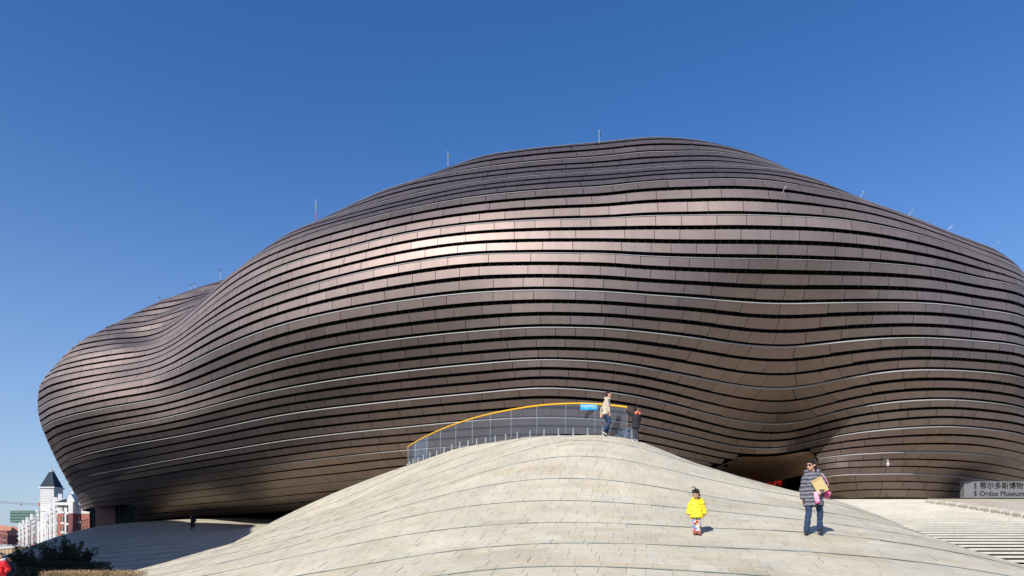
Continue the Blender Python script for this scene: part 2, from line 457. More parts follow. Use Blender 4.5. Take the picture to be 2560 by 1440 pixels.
M_strip = mat('green_glass_strip', (0.18, 0.25, 0.23), 0.3, noise=(2, .35))
M_ground = mat('plaza_asphalt', (0.085, 0.085, 0.09), 0.85, noise=(0.15, .25), bump=(30, .2))

def panel_material():
    m = bpy.data.materials.new('bronze_aluminium'); m.use_nodes = True
    N, L = nodes_of(m); b = N['Principled BSDF']
    b.inputs['Metallic'].default_value = 0.88
    geo = N.new('ShaderNodeNewGeometry')
    at = N.new('ShaderNodeAttribute'); at.attribute_name = 'tone'
    mp = N.new('ShaderNodeMapping'); mp.inputs['Scale'].default_value = (1.6, 1.6, 0.22)
    L.new(geo.outputs['Position'], mp.inputs['Vector'])
    n1 = N.new('ShaderNodeTexNoise'); n1.inputs['Scale'].default_value = 1.0; n1.inputs['Detail'].default_value = 5
    L.new(mp.outputs[0], n1.inputs['Vector'])
    n2 = N.new('ShaderNodeTexNoise'); n2.inputs['Scale'].default_value = 0.12; n2.inputs['Detail'].default_value = 3
    L.new(geo.outputs['Position'], n2.inputs['Vector'])
    r1 = N.new('ShaderNodeMapRange'); r1.inputs[1].default_value = .3; r1.inputs[2].default_value = .7; r1.inputs[3].default_value = .93; r1.inputs[4].default_value = 1.06
    L.new(n1.outputs[0], r1.inputs[0])
    mx = N.new('ShaderNodeMix'); mx.data_type = 'RGBA'; mx.blend_type = 'MULTIPLY'; mx.inputs[0].default_value = 1
    L.new(at.outputs['Color'], mx.inputs[6]); L.new(r1.outputs[0], mx.inputs[7])
    L.new(mx.outputs[2], b.inputs['Base Color'])
    r2 = N.new('ShaderNodeMapRange'); r2.inputs[1].default_value = .3; r2.inputs[2].default_value = .7; r2.inputs[3].default_value = .55; r2.inputs[4].default_value = .60
    L.new(n2.outputs[0], r2.inputs[0]); L.new(r2.outputs[0], b.inputs['Roughness'])
    n4 = N.new('ShaderNodeTexNoise'); n4.inputs['Scale'].default_value = 1.0; n4.inputs['Detail'].default_value = 8; n4.inputs['Roughness'].default_value = .7
    mp4 = N.new('ShaderNodeMapping'); mp4.inputs['Scale'].default_value = (5.0, 5.0, 0.5); L.new(geo.outputs['Position'], mp4.inputs['Vector']); L.new(mp4.outputs[0], n4.inputs['Vector'])
    r4 = N.new('ShaderNodeMapRange'); r4.inputs[1].default_value = .5; r4.inputs[2].default_value = .8; r4.inputs[3].default_value = .96; r4.inputs[4].default_value = .7
    L.new(n4.outputs[0], r4.inputs[0]); L.new(r4.outputs[0], b.inputs['Metallic'])
    # brushed finish: the sheen spreads sideways along each band
    b.inputs['Anisotropic'].default_value = 0.38
    cx_ = N.new('ShaderNodeVectorMath'); cx_.operation = 'CROSS_PRODUCT'; cx_.inputs[1].default_value = (0, 0, 1)
    L.new(geo.outputs['Normal'], cx_.inputs[0]); L.new(cx_.outputs[0], b.inputs['Tangent'])
    # oil-canning of the sheet metal
    n3 = N.new('ShaderNodeTexNoise'); n3.inputs['Scale'].default_value = 0.55; n3.inputs['Detail'].default_value = 1
    L.new(geo.outputs['Position'], n3.inputs['Vector'])
    bp = N.new('ShaderNodeBump'); bp.inputs['Strength'].default_value = 0.16; bp.inputs['Distance'].default_value = 0.05
    L.new(n3.outputs[0], bp.inputs['Height']); L.new(bp.outputs[0], b.inputs['Normal'])
    return m
PANEL = (0.252, 0.198, 0.177)
M_panel = panel_material()
M_backing = mat('membrane_gap_black', (0.006, 0.006, 0.007), 0.9, spec=0.1)
M_lip = mat('pale_metal_gutter', (0.34, 0.335, 0.33), 0.6, metal=0.1)
M_strut = mat('grey_strut', (0.024, 0.023, 0.022), 0.8)

def set_tone(me, cols):
    """face-corner colour attribute from one colour per polygon"""
    a = me.color_attributes.new('tone', 'FLOAT_COLOR', 'CORNER')
    ls = np.empty(len(me.polygons), int); me.polygons.foreach_get('loop_total', ls)
    c = np.repeat(np.concatenate([np.asarray(cols, float), np.ones((len(cols), 1))], 1), ls, axis=0)
    a.data.foreach_set('color', c.ravel())

# ---------------------------------------------------------------- ground sheet
g = MB().add([(-2500, -300, GZ), (2500, -300, GZ), (2500, 3500, GZ), (-2500, 3500, GZ)], [(0, 1, 2, 3)]).build('ground', M_ground)
tag(g, 'dark asphalt ground reaching the horizon', kind='structure')

# ---------------------------------------------------------------- the stone mounds (one continuous paved terrain)
def stair_z(y): return 0.14 * (y - 24.0) - 0.14
gx = np.concatenate([np.arange(-84, -22, 1.0), np.arange(-22, 18, 0.4), np.arange(18, 60.5, 1.5)])
gy = np.concatenate([np.arange(3.2, 50, 0.4), np.arange(50, 125, 1.0)])
GX, GY = np.meshgrid(gx, gy)
GZZ = hz(GX.ravel(), GY.ravel()).reshape(GX.shape)
GZZ = np.where(GY > 96, np.minimum(GZZ, 5.3), GZZ)
GZZ = np.minimum(GZZ, 5.45)
# right of the hill the ground dips below the steps
SW = np.clip((GX - 15.5) / 3.0, 0, 1)
GZZ = GZZ * (1 - SW) + np.minimum(GZZ, stair_z(GY) - 0.35) * SW
GZZ = np.where((GY > 62.5) & (GX > 0), 5.22, GZZ)
def in_tiles(x, y):
    """the near hill, where single stones can be told apart"""
    return (y < 46) & (x > -17.2 + 0.06 * (40 - y)) & (x < 16.5) & (y > 4.0)
nyg, nxg = GX.shape
tilemask = in_tiles(GX, GY)
vz = np.where(tilemask, GZZ - 0.014, GZZ)
verts = np.stack([GX.ravel(), GY.ravel(), vz.ravel()], 1)
ii, jj = np.meshgrid(np.arange(nyg - 1), np.arange(nxg - 1), indexing='ij')
q = np.stack([ii * nxg + jj, ii * nxg + jj + 1, (ii + 1) * nxg + jj + 1, (ii + 1) * nxg + jj], -1).reshape(-1, 4)
me = bpy.data.meshes.new('stone_mound')
me.from_pydata(verts.tolist(), [], q.tolist())
me.materials.append(M_mound); me.materials.append(M_mortar)
tm = tilemask.ravel()
me.polygons.foreach_set('material_index', (tm[q].all(1)).astype(int).tolist())
me.polygons.foreach_set('use_smooth', [True] * len(q))
mound = link(bpy.data.objects.new('stone_mound', me))
tag(mound, 'rolling pale stone mounds paved with slabs in front of the museum', kind='structure')

# slabs
ROW, JOINT = 0.45, 0.007
ca, sa = cos(ROWROT), sin(ROWROT)
def ab2xy(a, b): return a * ca + b * sa, -a * sa + b * ca
tr = random.Random(21)
quads = []; tones = []
TONES = [(1.0, 1.0, 1.0), (1.03, 1.025, 1.01), (0.97, .965, .95), (1.01, .985, .935), (0.95, .91, .84), (1.06, 1.06, 1.05), (0.99, .99, .99), (0.98, .955, .91), (1.0, .995, .985), (1.01, 1.0, .98)]
nrow0, nrow1 = int(3 / ROW), int(52 / ROW)
for r in range(nrow0, nrow1):
    line = (r % 5 == 0)
    b0 = r * ROW + (0.022 if line else JOINT / 2); b1 = (r + 1) * ROW - (0.022 if (r + 1) % 5 == 0 else JOINT / 2)
    a = -26 + tr.random() * .5
    run = 0; base_t = None
    while a < 24:
        w = tr.choice([0.3, 0.36, 0.42, 0.45, 0.5, 0.6])
        if run <= 0: base_t = tr.choice(TONES); run = tr.choice([1, 1, 1, 2, 3])
        run -= 1
        k = tr.uniform(.97, 1.025)
        quads.append((a + JOINT / 2, a + w - JOINT / 2, b0, b1))
        tones.append(tuple(STONE[i] * base_t[i] * k for i in range(3)))
        a += w
Q = np.array(quads); TN = np.array(tones)
cxm, cym = ab2xy((Q[:, 0] + Q[:, 1]) / 2, (Q[:, 2] + Q[:, 3]) / 2)
keep = in_tiles(cxm, cym)
Q, TN, cxm, cym = Q[keep], TN[keep], cxm[keep], cym[keep]
cz = hz(cxm, cym)
keep = (cz > GZ - .05) & (cz < 5.4) & ((cxm < 12.5) | (cz > stair_z(cym) - .25) | (cym < 22)) & (np.abs(cxm / cym) < 0.86)
Q, TN, cxm, cym, cz = Q[keep], TN[keep], cxm[keep], cym[keep], cz[keep]
cors = [ab2xy(Q[:, i], Q[:, j]) for i, j in ((0, 2), (1, 2), (1, 3), (0, 3))]
cps = np.stack([np.stack([x, y, hz(x, y)], 1) for x, y in cors], 1)       # (n,4,3)
nt_ = len(Q)
npr = np.random.RandomState(5)
cps[:, :, 2] += npr.normal(0, 0.0018, (nt_, 4)) + npr.normal(0, 0.0022, (nt_, 1))
low = cps.copy(); low[:, :, 2] -= 0.045
nrm_t = np.cross(cps[:, 1] - cps[:, 0], cps[:, 3] - cps[:, 0]); nrm_t /= np.linalg.norm(nrm_t, axis=1, keepdims=True)
cc = cps.mean(1); dist = np.linalg.norm(cc, axis=1)
face = -(nrm_t * cc).sum(1) / dist
pxs = np.stack([CXP + cps[:, :, 0] / cps[:, :, 1] * FPX, HZP - cps[:, :, 2] / cps[:, :, 1] * FPX], -1)
area = np.abs(0.5 * ((pxs[:, 2, 0] - pxs[:, 0, 0]) * (pxs[:, 3, 1] - pxs[:, 1, 1]) - (pxs[:, 3, 0] - pxs[:, 1, 0]) * (pxs[:, 2, 1] - pxs[:, 0, 1])))
vis = (face > 0.02) & (pxs[:, :, 1].max(1) < 1452) & (pxs[:, :, 0].min(1) > -8) & (pxs[:, :, 0].max(1) < 2568)
order = np.argsort(-(area * vis))
single = set(order[:300].tolist())
tf = [(0, 1, 2, 3), (0, 4, 5, 1), (1, 5, 6, 2), (2, 6, 7, 3), (3, 7, 4, 0)]
rest_v, rest_f, rest_c = [], [], []
for i in range(nt_):
    v8 = np.concatenate([cps[i], low[i]])
    if i in single:
        c0 = cc[i]
        me = bpy.data.meshes.new('paving_slab')
        me.from_pydata((v8 - c0).tolist(), [], tf)
        me.materials.append(M_tile)
        set_tone(me, [TN[i]] * 5)
        o = bpy.data.objects.new('paving_slab', me); o.location = c0; link(o, mound)
    else:
        b_ = len(rest_v); rest_v += v8.tolist()
        rest_f += [tuple(k + b_ for k in f) for f in tf]
        rest_c += [TN[i]] * 5
me = bpy.data.meshes.new('paving_slabs'); me.from_pydata(rest_v, [], rest_f); me.materials.append(M_tile); set_tone(me, rest_c)
o = link(bpy.data.objects.new('paving_slab_field', me), mound); tag(o, kind='stuff')
# green glass strips set between every fifth row
for r in range(nrow0, int(104 / ROW)):
    if r % 5: continue
    b_ = r * ROW
    aa = np.arange(-80, 24, 0.5)
    x, y = ab2xy(aa, b_)
    far = ~in_tiles(x, y)
    ok = (np.abs(x / np.maximum(y, .1)) < 0.84) & (x < 16) & (y > 3.5) & (y < 100)
    ok &= ~(far & (x > -14))
    z = hz(x, y); ok &= (z > GZ) & (z < 5.3)
    ok &= ~((x > 10) & (z < stair_z(y) - .2) & (y > 22))
    mb = MB()
    hw = np.where(far, 0.06, 0.026)
    idx = np.where(ok)[0]
    for i in idx[:-1]:
        if not ok[i + 1]: continue
        p = []
        for (k, s_) in ((i, -1), (i + 1, -1), (i + 1, 1), (i, 1)):
            xx, yy = ab2xy(aa[k], b_ + s_ * hw[k]); p.append((xx, yy, float(hz(np.array([xx]), np.array([yy]))[0]) + (0.014 if far[k] else 0.007)))
        mb.add(p, [(0, 1, 2, 3)])
    if len(mb.f) > 3: mb.build('glass_strip', M_strip, mound)

# ---------------------------------------------------------------- broad steps on the right
stairs = empty('broad_stairs', (30, 24, GZ))
tag(stairs, 'broad pale stone steps climbing from the right corner to the museum plaza', kind='structure')
NST = 40
step_h = 0.15
for k in range(-7, 30 + 7):
    zt = -0.14 + step_h * k                    # tread level
    y0 = 24.0 + (zt + 0.14) / 0.14
    if zt > 5.2: break
    w = 1.10
    mb = MB()
    mb.box((35, y0 + w / 2, zt - 0.045), (56, w, 0.09))
    o = mb.build('step', M_step, None)
    md = o.modifiers.new('bevel', 'BEVEL'); md.width = 0.012; md.segments = 1
    o.parent = stairs; o.matrix_parent_inverse = stairs.matrix_world.inverted() if False else Matrix.Translation((-30, -24, -GZ))
    rb = MB().box((35, y0 + 0.10 + w / 2, zt - 0.12), (55.9, w, 0.07)).build('recess', M_stepshade, None)
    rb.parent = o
pl = MB().add([(7, 61.5, 5.24), (70, 61.5, 5.24), (70, 110, 5.24), (7, 110, 5.24)], [(0, 1, 2, 3)]).build('plaza', M_mound)
tag(pl, 'pale stone plaza at the top of the steps', kind='structure')

# ---------------------------------------------------------------- museum: bands of bronze panels
museum = empty('museum', (0, 95, 5.2))
tag(museum, 'huge curved museum clad in horizontal bands of bronze metal panels', 'museum')
MI = Matrix.Translation((0, -95, -5.2))
def under(o, parent=museum):
    o.parent = parent
    if parent is museum: o.matrix_parent_inverse = MI
    return o
def imgx(p): return CXP + p[0] / p[1] * FPX
def imgy(p): return HZP - p[2] / p[1] * FPX
def opening(n, x, y):
    """True where the skin leaves off: entrance cave, glazed corner on the left"""
    if y > 114: return False
    if n <= -0.5 and 1846 < x < 2026: return True
    if n <= -0.85 and 1812 < x < 2038: return True
    if n <= -1.2 and 1782 < x < 2044: return True
    if n <= -2.0 and x < 322: return True
    return False
pr = random.Random(3)
def gapfrac(n):
    t = min(max((n + 2.7) / 4.2, 0), 1)
    return 0.12 + 0.21 * t
panels = []      # (verts, faces, smooth, tone, area)
lips = {}
arcs = {}
Ulen = lambda n: np.linalg.norm(np.roll(SURF3[int(round((n - LO) * SUBL))], -1, 0) - SURF3[int(round((n - LO) * SUBL))], axis=1)
for bnd in range(3 * LO + 1, 3 * HI + 1):
    nt_top = bnd / 3.0
    nb0 = nb = nt_top - (1 / 3.0) * (1 - gapfrac(nt_top))
    nm = (nt_top + nb0) / 2
    L_ = Ulen(nm); cum = np.concatenate([[0], np.cumsum(L_)]); tot = cum[-1]
    s = pr.random() * 2
    s_end = s + tot
    joints = [s]
    cache = {}
    while joints[-1] < s_end - 2.5:
        u = np.interp(joints[-1] % tot, cum, np.arange(NU + 1))
        p, nn = skin(nm, u)
        front = p[1] < 104 and -(nn @ p) > -0.15 * np.linalg.norm(p)
        joints.append(joints[-1] + (pr.choice([1.5, 1.9, 2.2, 2.2, 2.6, 3.1, 3.6]) if front else 7.0))
    if s_end - joints[-1] < 1.0: joints[-1] = s_end
    else: joints.append(s_end)
    tone_b = pr.uniform(.97, 1.03)
    for j0, j1 in zip(joints[:-1], joints[1:]):
        gap = 0.019
        nseg = max(2, int(math.ceil((j1 - j0) / 0.75)))
        us = np.interp(np.linspace(j0 + gap, j1 - gap, nseg + 1) % tot, cum, np.arange(NU + 1))
        def is_open(j):
            p_, _ = skin(nm, float(np.interp(j % tot, cum, np.arange(NU + 1))))
            return opening(nb0, imgx(p_), p_[1])
        o0, o1 = is_open(j0), is_open(j1)
        if o0 and o1: continue
        if o0 != o1:                                    # cut the panel at the edge of the opening
            lo_, hi_ = j0, j1
            for _ in range(14):
                md_ = (lo_ + hi_) / 2
                if is_open(md_) == o0: lo_ = md_
                else: hi_ = md_
            if o0: j0 = hi_
            else: j1 = lo_
            if j1 - j0 < .15: continue
            us = np.interp(np.linspace(j0 + gap, j1 - gap, nseg + 1) % tot, cum, np.arange(NU + 1))
        pm, nn_m = skin(nm, us[nseg // 2])
        x_, y_ = imgx(pm), pm[1]
        top, bot, nrmv = [], [], []
        nb = nb0
        pa_, _ = skin(nt_top, us[nseg // 2]); pb_, _ = skin(nt_top - 1 / 3.0, us[nseg // 2])
        pitch = np.linalg.norm(pa_ - pb_)
        nb = nt_top - (1 / 3.0) * (1 - min(gapfrac(nt_top), (0.33 if nt_top < 7 else 0.46) / pitch))
        PT, N1 = skinv(np.full(len(us), nt_top), us)
        PB, N2 = skinv(np.full(len(us), nb), us)
        PU, _ = skinv(np.full(len(us), nb), us + 1.0)
        T = PU - PB; tl = np.linalg.norm(T, axis=1); T = T / tl[:, None]
        du = np.clip(-((PB - PT) * T).sum(1) / tl, -6, 6)
        PB, N2 = skinv(np.full(len(us), nb), us + du)
        top, bot = PT, PB
        nrmv = N1 + N2; nrmv = nrmv / np.linalg.norm(nrmv, axis=1, keepdims=True)
        jt = [pr.gauss(0, .0045) for _ in range(4)]
        V = []
        for i in range(nseg + 1):
            f = i / nseg
            V.append(top[i] + nrmv[i] * (jt[0] * (1 - f) + jt[1] * f))
        for i in range(nseg + 1):
            f = i / nseg
            V.append(bot[i] + nrmv[i] * (jt[2] * (1 - f) + jt[3] * f))
        m_ = nseg + 1
        F = [(i, m_ + i, m_ + i + 1, i + 1) for i in range(nseg)]
        ns_ = len(F)
        # returns: top, bottom and ends folded inwards, gap shade put in as black
        b2 = len(V)
        V += [V[i] for i in range(2 * m_)]
        V += [V[i] - nrmv[i % m_] * 0.10 for i in range(2 * m_)]
        o2 = b2 + 2 * m_
        for i in range(nseg):
            F.append((b2 + i, b2 + i + 1, o2 + i + 1, o2 + i))
            F.append((b2 + m_ + i + 1, b2 + m_ + i, o2 + m_ + i, o2 + m_ + i + 1))
        F.append((b2, o2, o2 + m_, b2 + m_)); F.append((b2 + m_ - 1, b2 + 2 * m_ - 1, o2 + 2 * m_ - 1, o2 + m_ - 1))
        V = np.array(V)
        if ((V[1] - V[0])[0] * 0 + np.cross(V[m_] - V[0], V[1] - V[0]) @ nrmv[0]) < 0: F = [f[::-1] for f in F]
        k = tone_b * pr.uniform(.935, 1.065)
        tone = (PANEL[0] * k * pr.uniform(.99, 1.015), PANEL[1] * k, PANEL[2] * k * pr.uniform(.985, 1.02))
        cpt = V[:2 * m_].mean(0)
        face_ = -(nn_m @ cpt) / np.linalg.norm(cpt)
        wpx = abs(imgx(V[0]) - imgx(V[m_ - 1])); hpx = abs(imgy(V[0]) - imgy(V[m_]))
        inframe = face_ > .05 and 0 < imgx(V[0]) < 2560 and 0 < imgx(V[m_ - 1]) < 2560 and cpt[1] < 104
        xi, yi = imgx(cpt), imgy(cpt)
        sy = np.interp(xi, [s_[0] for s_ in SIL], [s_[1] for s_ in SIL])
        a_ = wpx * hpx if (inframe and yi < sy - 10) else 0
        panels.append((V, F, ns_, tone, a_))
    if bnd % 3 == 0 and -3 < nt_top < 10.5:
        lips[bnd] = nt_top
order_p = sorted(range(len(panels)), key=lambda i: -panels[i][4])
single_p = set(order_p[:300])
rv, rf, rs, rc = [], [], [], []
for i, (V, F, ns_, tone, a_) in enumerate(panels):
    if i in single_p:
        c0 = V.mean(0)
        me = bpy.data.meshes.new('metal_panel'); me.from_pydata((V - c0).tolist(), [], F)
        me.materials.append(M_panel); me.materials.append(M_backing)
        me.polygons.foreach_set('use_smooth', [j < ns_ for j in range(len(F))])
        me.polygons.foreach_set('material_index', [0 if j < ns_ else 1 for j in range(len(F))])
        set_tone(me, [tone] * len(F))
        o = bpy.data.objects.new('metal_panel', me); o.location = c0
        COL.objects.link(o); under(o)
    else:
        b_ = len(rv); rv += V.tolist(); rf += [tuple(k + b_ for k in f) for f in F]
        rs += [j < ns_ for j in range(len(F))]; rc += [tone] * len(F)
me = bpy.data.meshes.new('metal_panels'); me.from_pydata(rv, [], rf); me.materials.append(M_panel); me.materials.append(M_backing)
me.polygons.foreach_set('use_smooth', rs); me.polygons.foreach_set('material_index', [0 if q_ else 1 for q_ in rs]); set_tone(me, rc)
o = bpy.data.objects.new('metal_panel_field', me); COL.objects.link(o); under(o); tag(o, kind='stuff')
# dark membrane behind the open joints
st_n = np.arange(LO, HI + .01, 1 / 6.0)
bv, bf = [], []
NUB = 300
for n in st_n:
    p, nn = skinv(np.full(NUB, min(n, HI - 1e-3)), np.arange(NUB) * NU / NUB)
    off = p - nn * 0.42
    if n > 9.2:
        off = p.copy(); off[:, :2] = cen + (p[:, :2] - cen) * .985; off[:, 2] -= .5
    bv += list(off)
for a in range(len(st_n) - 1):
    for k in range(NUB):
        k2 = (k + 1) % NUB
        pm = (np.array(bv[a * NUB + k]) + np.array(bv[(a + 1) * NUB + k2])) / 2
        if opening(st_n[a], imgx(pm), pm[1]): continue
        bf.append((a * NUB + k, a * NUB + k2, (a + 1) * NUB + k2, (a + 1) * NUB + k))
bf.append(tuple((len(st_n) - 1) * NUB + k for k in range(NUB)))
me = bpy.data.meshes.new('membrane'); me.from_pydata([tuple(p) for p in bv], [], bf); me.materials.append(M_backing)
me.polygons.foreach_set('use_smooth', [True] * len(bf))
o = bpy.data.objects.new('membrane', me); COL.objects.link(o); under(o)
# pale gutters along the top of every third band, one piece per run
for bnd, n in lips.items():
    ku = np.arange(0, NU + 1, 2)
    P_, N_ = skinv(np.full(len(ku), n), ku); Q_, _ = skinv(np.full(len(ku), n - .08), ku)
    D_ = P_ - Q_; D_ /= np.linalg.norm(D_, axis=1, keepdims=True)
    wv = 0.058 if n < 4.5 else (0.034 if n < 6.5 else 0.026)
    R0, R1, R2 = P_ + N_ * .03 + D_ * .006, P_ + N_ * .045 + D_ * (.006 + wv), P_ - N_ * .1 + D_ * (.006 + wv)
    hide = [opening(n - .3, imgx(p), p[1]) or p[1] > 108 for p in P_]
    run = []
    def flush(run):
        if len(run) < 4: return
        mb = MB(); m_ = len(run)
        mb.add([R0[k] for k in run] + [R1[k] for k in run] + [R2[k] for k in run],
               [(i, i + 1, m_ + i + 1, m_ + i) for i in range(m_ - 1)] + [(m_ + i, m_ + i + 1, 2 * m_ + i + 1, 2 * m_ + i) for i in range(m_ - 1)], smooth=True)
        under(mb.build('gutter', M_lip))
    for k in range(len(ku)):
        if hide[k]: flush(run); run = []
        else: run.append(k)
    flush(run)
# brackets that hold the bands, seen in the dark joints
sv, sf = [], []
for bnd in range(3 * LO + 2, 3 * 10):
    n1_ = bnd / 3.0; n0_ = n1_ + gapfrac(n1_ + 1 / 3.0) / 3.0
    L_ = Ulen(n1_); cum = np.concatenate([[0], np.cumsum(L_)])
    ss = np.arange(0.3, cum[-1], 0.62)
    uu = np.interp(ss, cum, np.arange(NU + 1))
    A_, NA = skinv(np.full(len(uu), n1_ - .03), uu); B_, NBm = skinv(np.full(len(uu), n0_ + .03), uu)
    T_ = skinv(np.full(len(uu), n1_), uu + .5)[0] - skinv(np.full(len(uu), n1_), uu - .5)[0]
    T_ /= np.linalg.norm(T_, axis=1, keepdims=True)
    for i in range(len(uu)):
        if A_[i, 1] > 104 or -(NA[i] @ A_[i]) < 0 or opening(n1_ - .3, imgx(A_[i]), A_[i, 1]): continue
        w_ = T_[i] * 0.022
        b_ = len(sv)
        sv += [A_[i] - NA[i] * .16 - w_, A_[i] - NA[i] * .16 + w_, B_[i] - NBm[i] * .16 + w_, B_[i] - NBm[i] * .16 - w_]
        sf.append((b_, b_ + 1, b_ + 2, b_ + 3))
me = bpy.data.meshes.new('bracket'); me.from_pydata([tuple(p) for p in sv], [], sf); me.materials.append(M_strut)
o = bpy.data.objects.new('bracket_field', me); COL.objects.link(o); under(o); tag(o, kind='stuff')

# ---------------------------------------------------------------- museum: entrance cave, glazed corner
M_soffit = mat('smooth_bronze_soffit', (0.6, 0.42, 0.3), 0.58, metal=1.0, noise=(.3, .15))
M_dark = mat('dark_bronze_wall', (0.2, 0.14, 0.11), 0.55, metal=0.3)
M_dglass = mat('dark_door_glass', (0.012, 0.013, 0.015), 0.08, spec=0.6)
M_mull = mat('grey_mullion', (0.16, 0.15, 0.14), 0.4, metal=0.7)
M_lampwhite = mat('white_downlight', (0.8, 0.8, 0.76), 0.5)
M_pinkrefl = mat('pink_brick_reflection', (0.30, 0.155, 0.125), 0.5, noise=(1.5, .12))
M_lampgrey = mat('pale_grey_housing', (0.36, 0.36, 0.36), 0.6)
M_white = mat('white_paint', (0.8, 0.8, 0.78), 0.5)
M_black = mat('black_plastic', (0.02, 0.02, 0.022), 0.45)
def level_at(x, n):
    """point of the front skin at photo column x and level n"""
    i = int(round((n - LO) * SUBL)); P_ = SURF3[i]
    xi = CXP + P_[:, 0] / P_[:, 1] * FPX
    ok = (P_[:, 1] < 104)
    best = None
    for k in range(NU - 1):
        if ok[k] and ok[k + 1] and (xi[k] - x) * (xi[k + 1] - x) <= 0 and abs(xi[k] - x) < 60:
            f = (x - xi[k]) / (xi[k + 1] - xi[k] + 1e-9)
            p = P_[k] * (1 - f) + P_[k + 1] * f
            if best is None or p[1] < best[1]: best = p
    return best
xs_e = np.linspace(1772, 2050, 25)
nf_e = np.interp(xs_e, [1772, 1784, 1814, 1846, 1870, 2005, 2026, 2040, 2050], [-1.7, -1.16, -.82, -.5, -.46, -.46, -.52, -.84, -1.7])
rows = []
for x, nf in zip(xs_e, nf_e):
    p = level_at(x, nf)
    q = np.array([31.5 + (p[0] - 31.5) * 1.16, 93.0, 8.9])
    col = []
    for t in (0, .12, .3, .6, 1):
        r = p * (1 - t) + q * t
        r[2] = p[2] * (1 - t) + q[2] * t - 0.3 * math.sin(pi * min(t * 1.6, 1.0) * .5) + 0.12
        col.append(r)
    col[0][1] += .12
    rows.append(col)
mb = MB()
vs_ = [c for col in rows for c in col]
mb.add(vs_, [(i * 5 + j, (i + 1) * 5 + j, (i + 1) * 5 + j + 1, i * 5 + j + 1) for i in range(24) for j in range(4)], smooth=True)
o = under(mb.build('soffit', M_soffit))
# flanks of the cave
for side, xx in ((0, 1764), (1, 2050)):
    mb = MB(); pr_ = []
    for n in np.linspace(-3, -0.5, 9):
        x2 = np.interp(n, [-3, -1.2, -.85, -.5], [1782, 1784, 1812, 1846] if side == 0 else [2046, 2045, 2039, 2027])
        p = level_at(x2, n); p = p.copy(); p[1] += .1
        q = np.array([p[0] * (1.2 if side == 0 else 1.31), p[1] * (1.24 if side == 0 else 1.4), p[2]])
        pr_.append((p, q))
    for (a, b), (c, d) in zip(pr_[:-1], pr_[1:]): mb.add([a, b, d, c], [(0, 1, 2, 3)], smooth=True)
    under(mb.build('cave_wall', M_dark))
# glazed entrance front with mullions, LED board
ew = 87.0
x0, x1 = px(1752, 0, ew).x, px(2075, 0, ew).x
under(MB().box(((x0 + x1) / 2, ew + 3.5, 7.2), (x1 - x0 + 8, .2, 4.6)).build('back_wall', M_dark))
mulx = [1838, 1866, 1895, 1923, 1929, 1962, 1990, 2015, 2040]
prevx = 1800
for xm in mulx:
    a, b = px(prevx, 0, ew).x, px(xm, 0, ew).x
    if b - a > .4: under(MB().box(((a + b) / 2, ew, 7.0), (b - a - .12, .03, 3.6)).build('glass_pane', M_dglass))
    under(MB().box((b, ew - .03, 7.0), (.09, .14, 3.6)).build('mullion', M_mull))
    prevx = xm
under(MB().box((px(1905, 0, ew).x, ew - .05, 8.85), (9.5, .2, .22)).build('reflection_bar', mat('led_reflection_red', (0.25, 0.05, 0.035), 0.5)))  # red line reflected from the LED board, painted as a dull bar
ld = 80.0
lb = under(MB().box((px(1905, 0, ld).x, ld + .1, px(0, 1207, ld).z), (5.3, .22, .98)).build('display_board', M_black))
under(MB().box((px(1905, 0, ld).x, ld - .03, px(0, 1207, ld).z + .5), (5.4, .06, .06)).build('board_frame', M_mull))
under(MB().box((px(1961.5, 0, ld).x, ld - .03, px(0, 1207, ld).z), (.06, .06, 1.0)).build('board_frame', M_mull))
under(MB().box((px(1942, 0, ld).x, ld - .1, px(0, 1195, ld).z), (.75, .25, .12)).build('board_lamp', M_lampwhite))
M_led = mat('red_led', (0.5, 0.01, 0.01), 0.5, emit=((1.0, 0.03, 0.02), 0.42))
def text_obj(name, body, size, loc, material, parent=None, rot=(pi / 2, 0, 0), extrude=0.0, align='LEFT', bold=0.0, sx=1.0):
    cu = bpy.data.curves.new(name, 'FONT')
    cu.body = body; cu.size = size; cu.align_x = align; cu.extrude = extrude; cu.offset = bold
    cu.materials.append(material)
    tmp = bpy.data.objects.new(name, cu); COL.objects.link(tmp)
    dg = bpy.context.evaluated_depsgraph_get()
    me = bpy.data.meshes.new_from_object(tmp.evaluated_get(dg))
    bpy.data.objects.remove(tmp)
    o = bpy.data.objects.new(name, me)
    o.location = loc; o.rotation_euler = rot; o.scale = (sx, 1, 1)
    COL.objects.link(o)
    if parent is not None: o.parent = parent
    return o
t_ = text_obj('led_text', 'MUSEUM!', 0.86, (px(1955.5, 0, ld).x, ld - .03, px(0, 1213.6, ld).z), M_led, align='RIGHT')
under(t_)
for x, y, d in ((1825, 1156, 72), (1932, 1152, 72), (1866, 1165, 80), (1970, 1163, 80)):
    p = px(x, y, d)
    under(MB().lathe([(0.0, -.05), (.2, -.05), (.24, 0.0), (.24, .3)], p, 12).build('downlight', M_lampwhite))
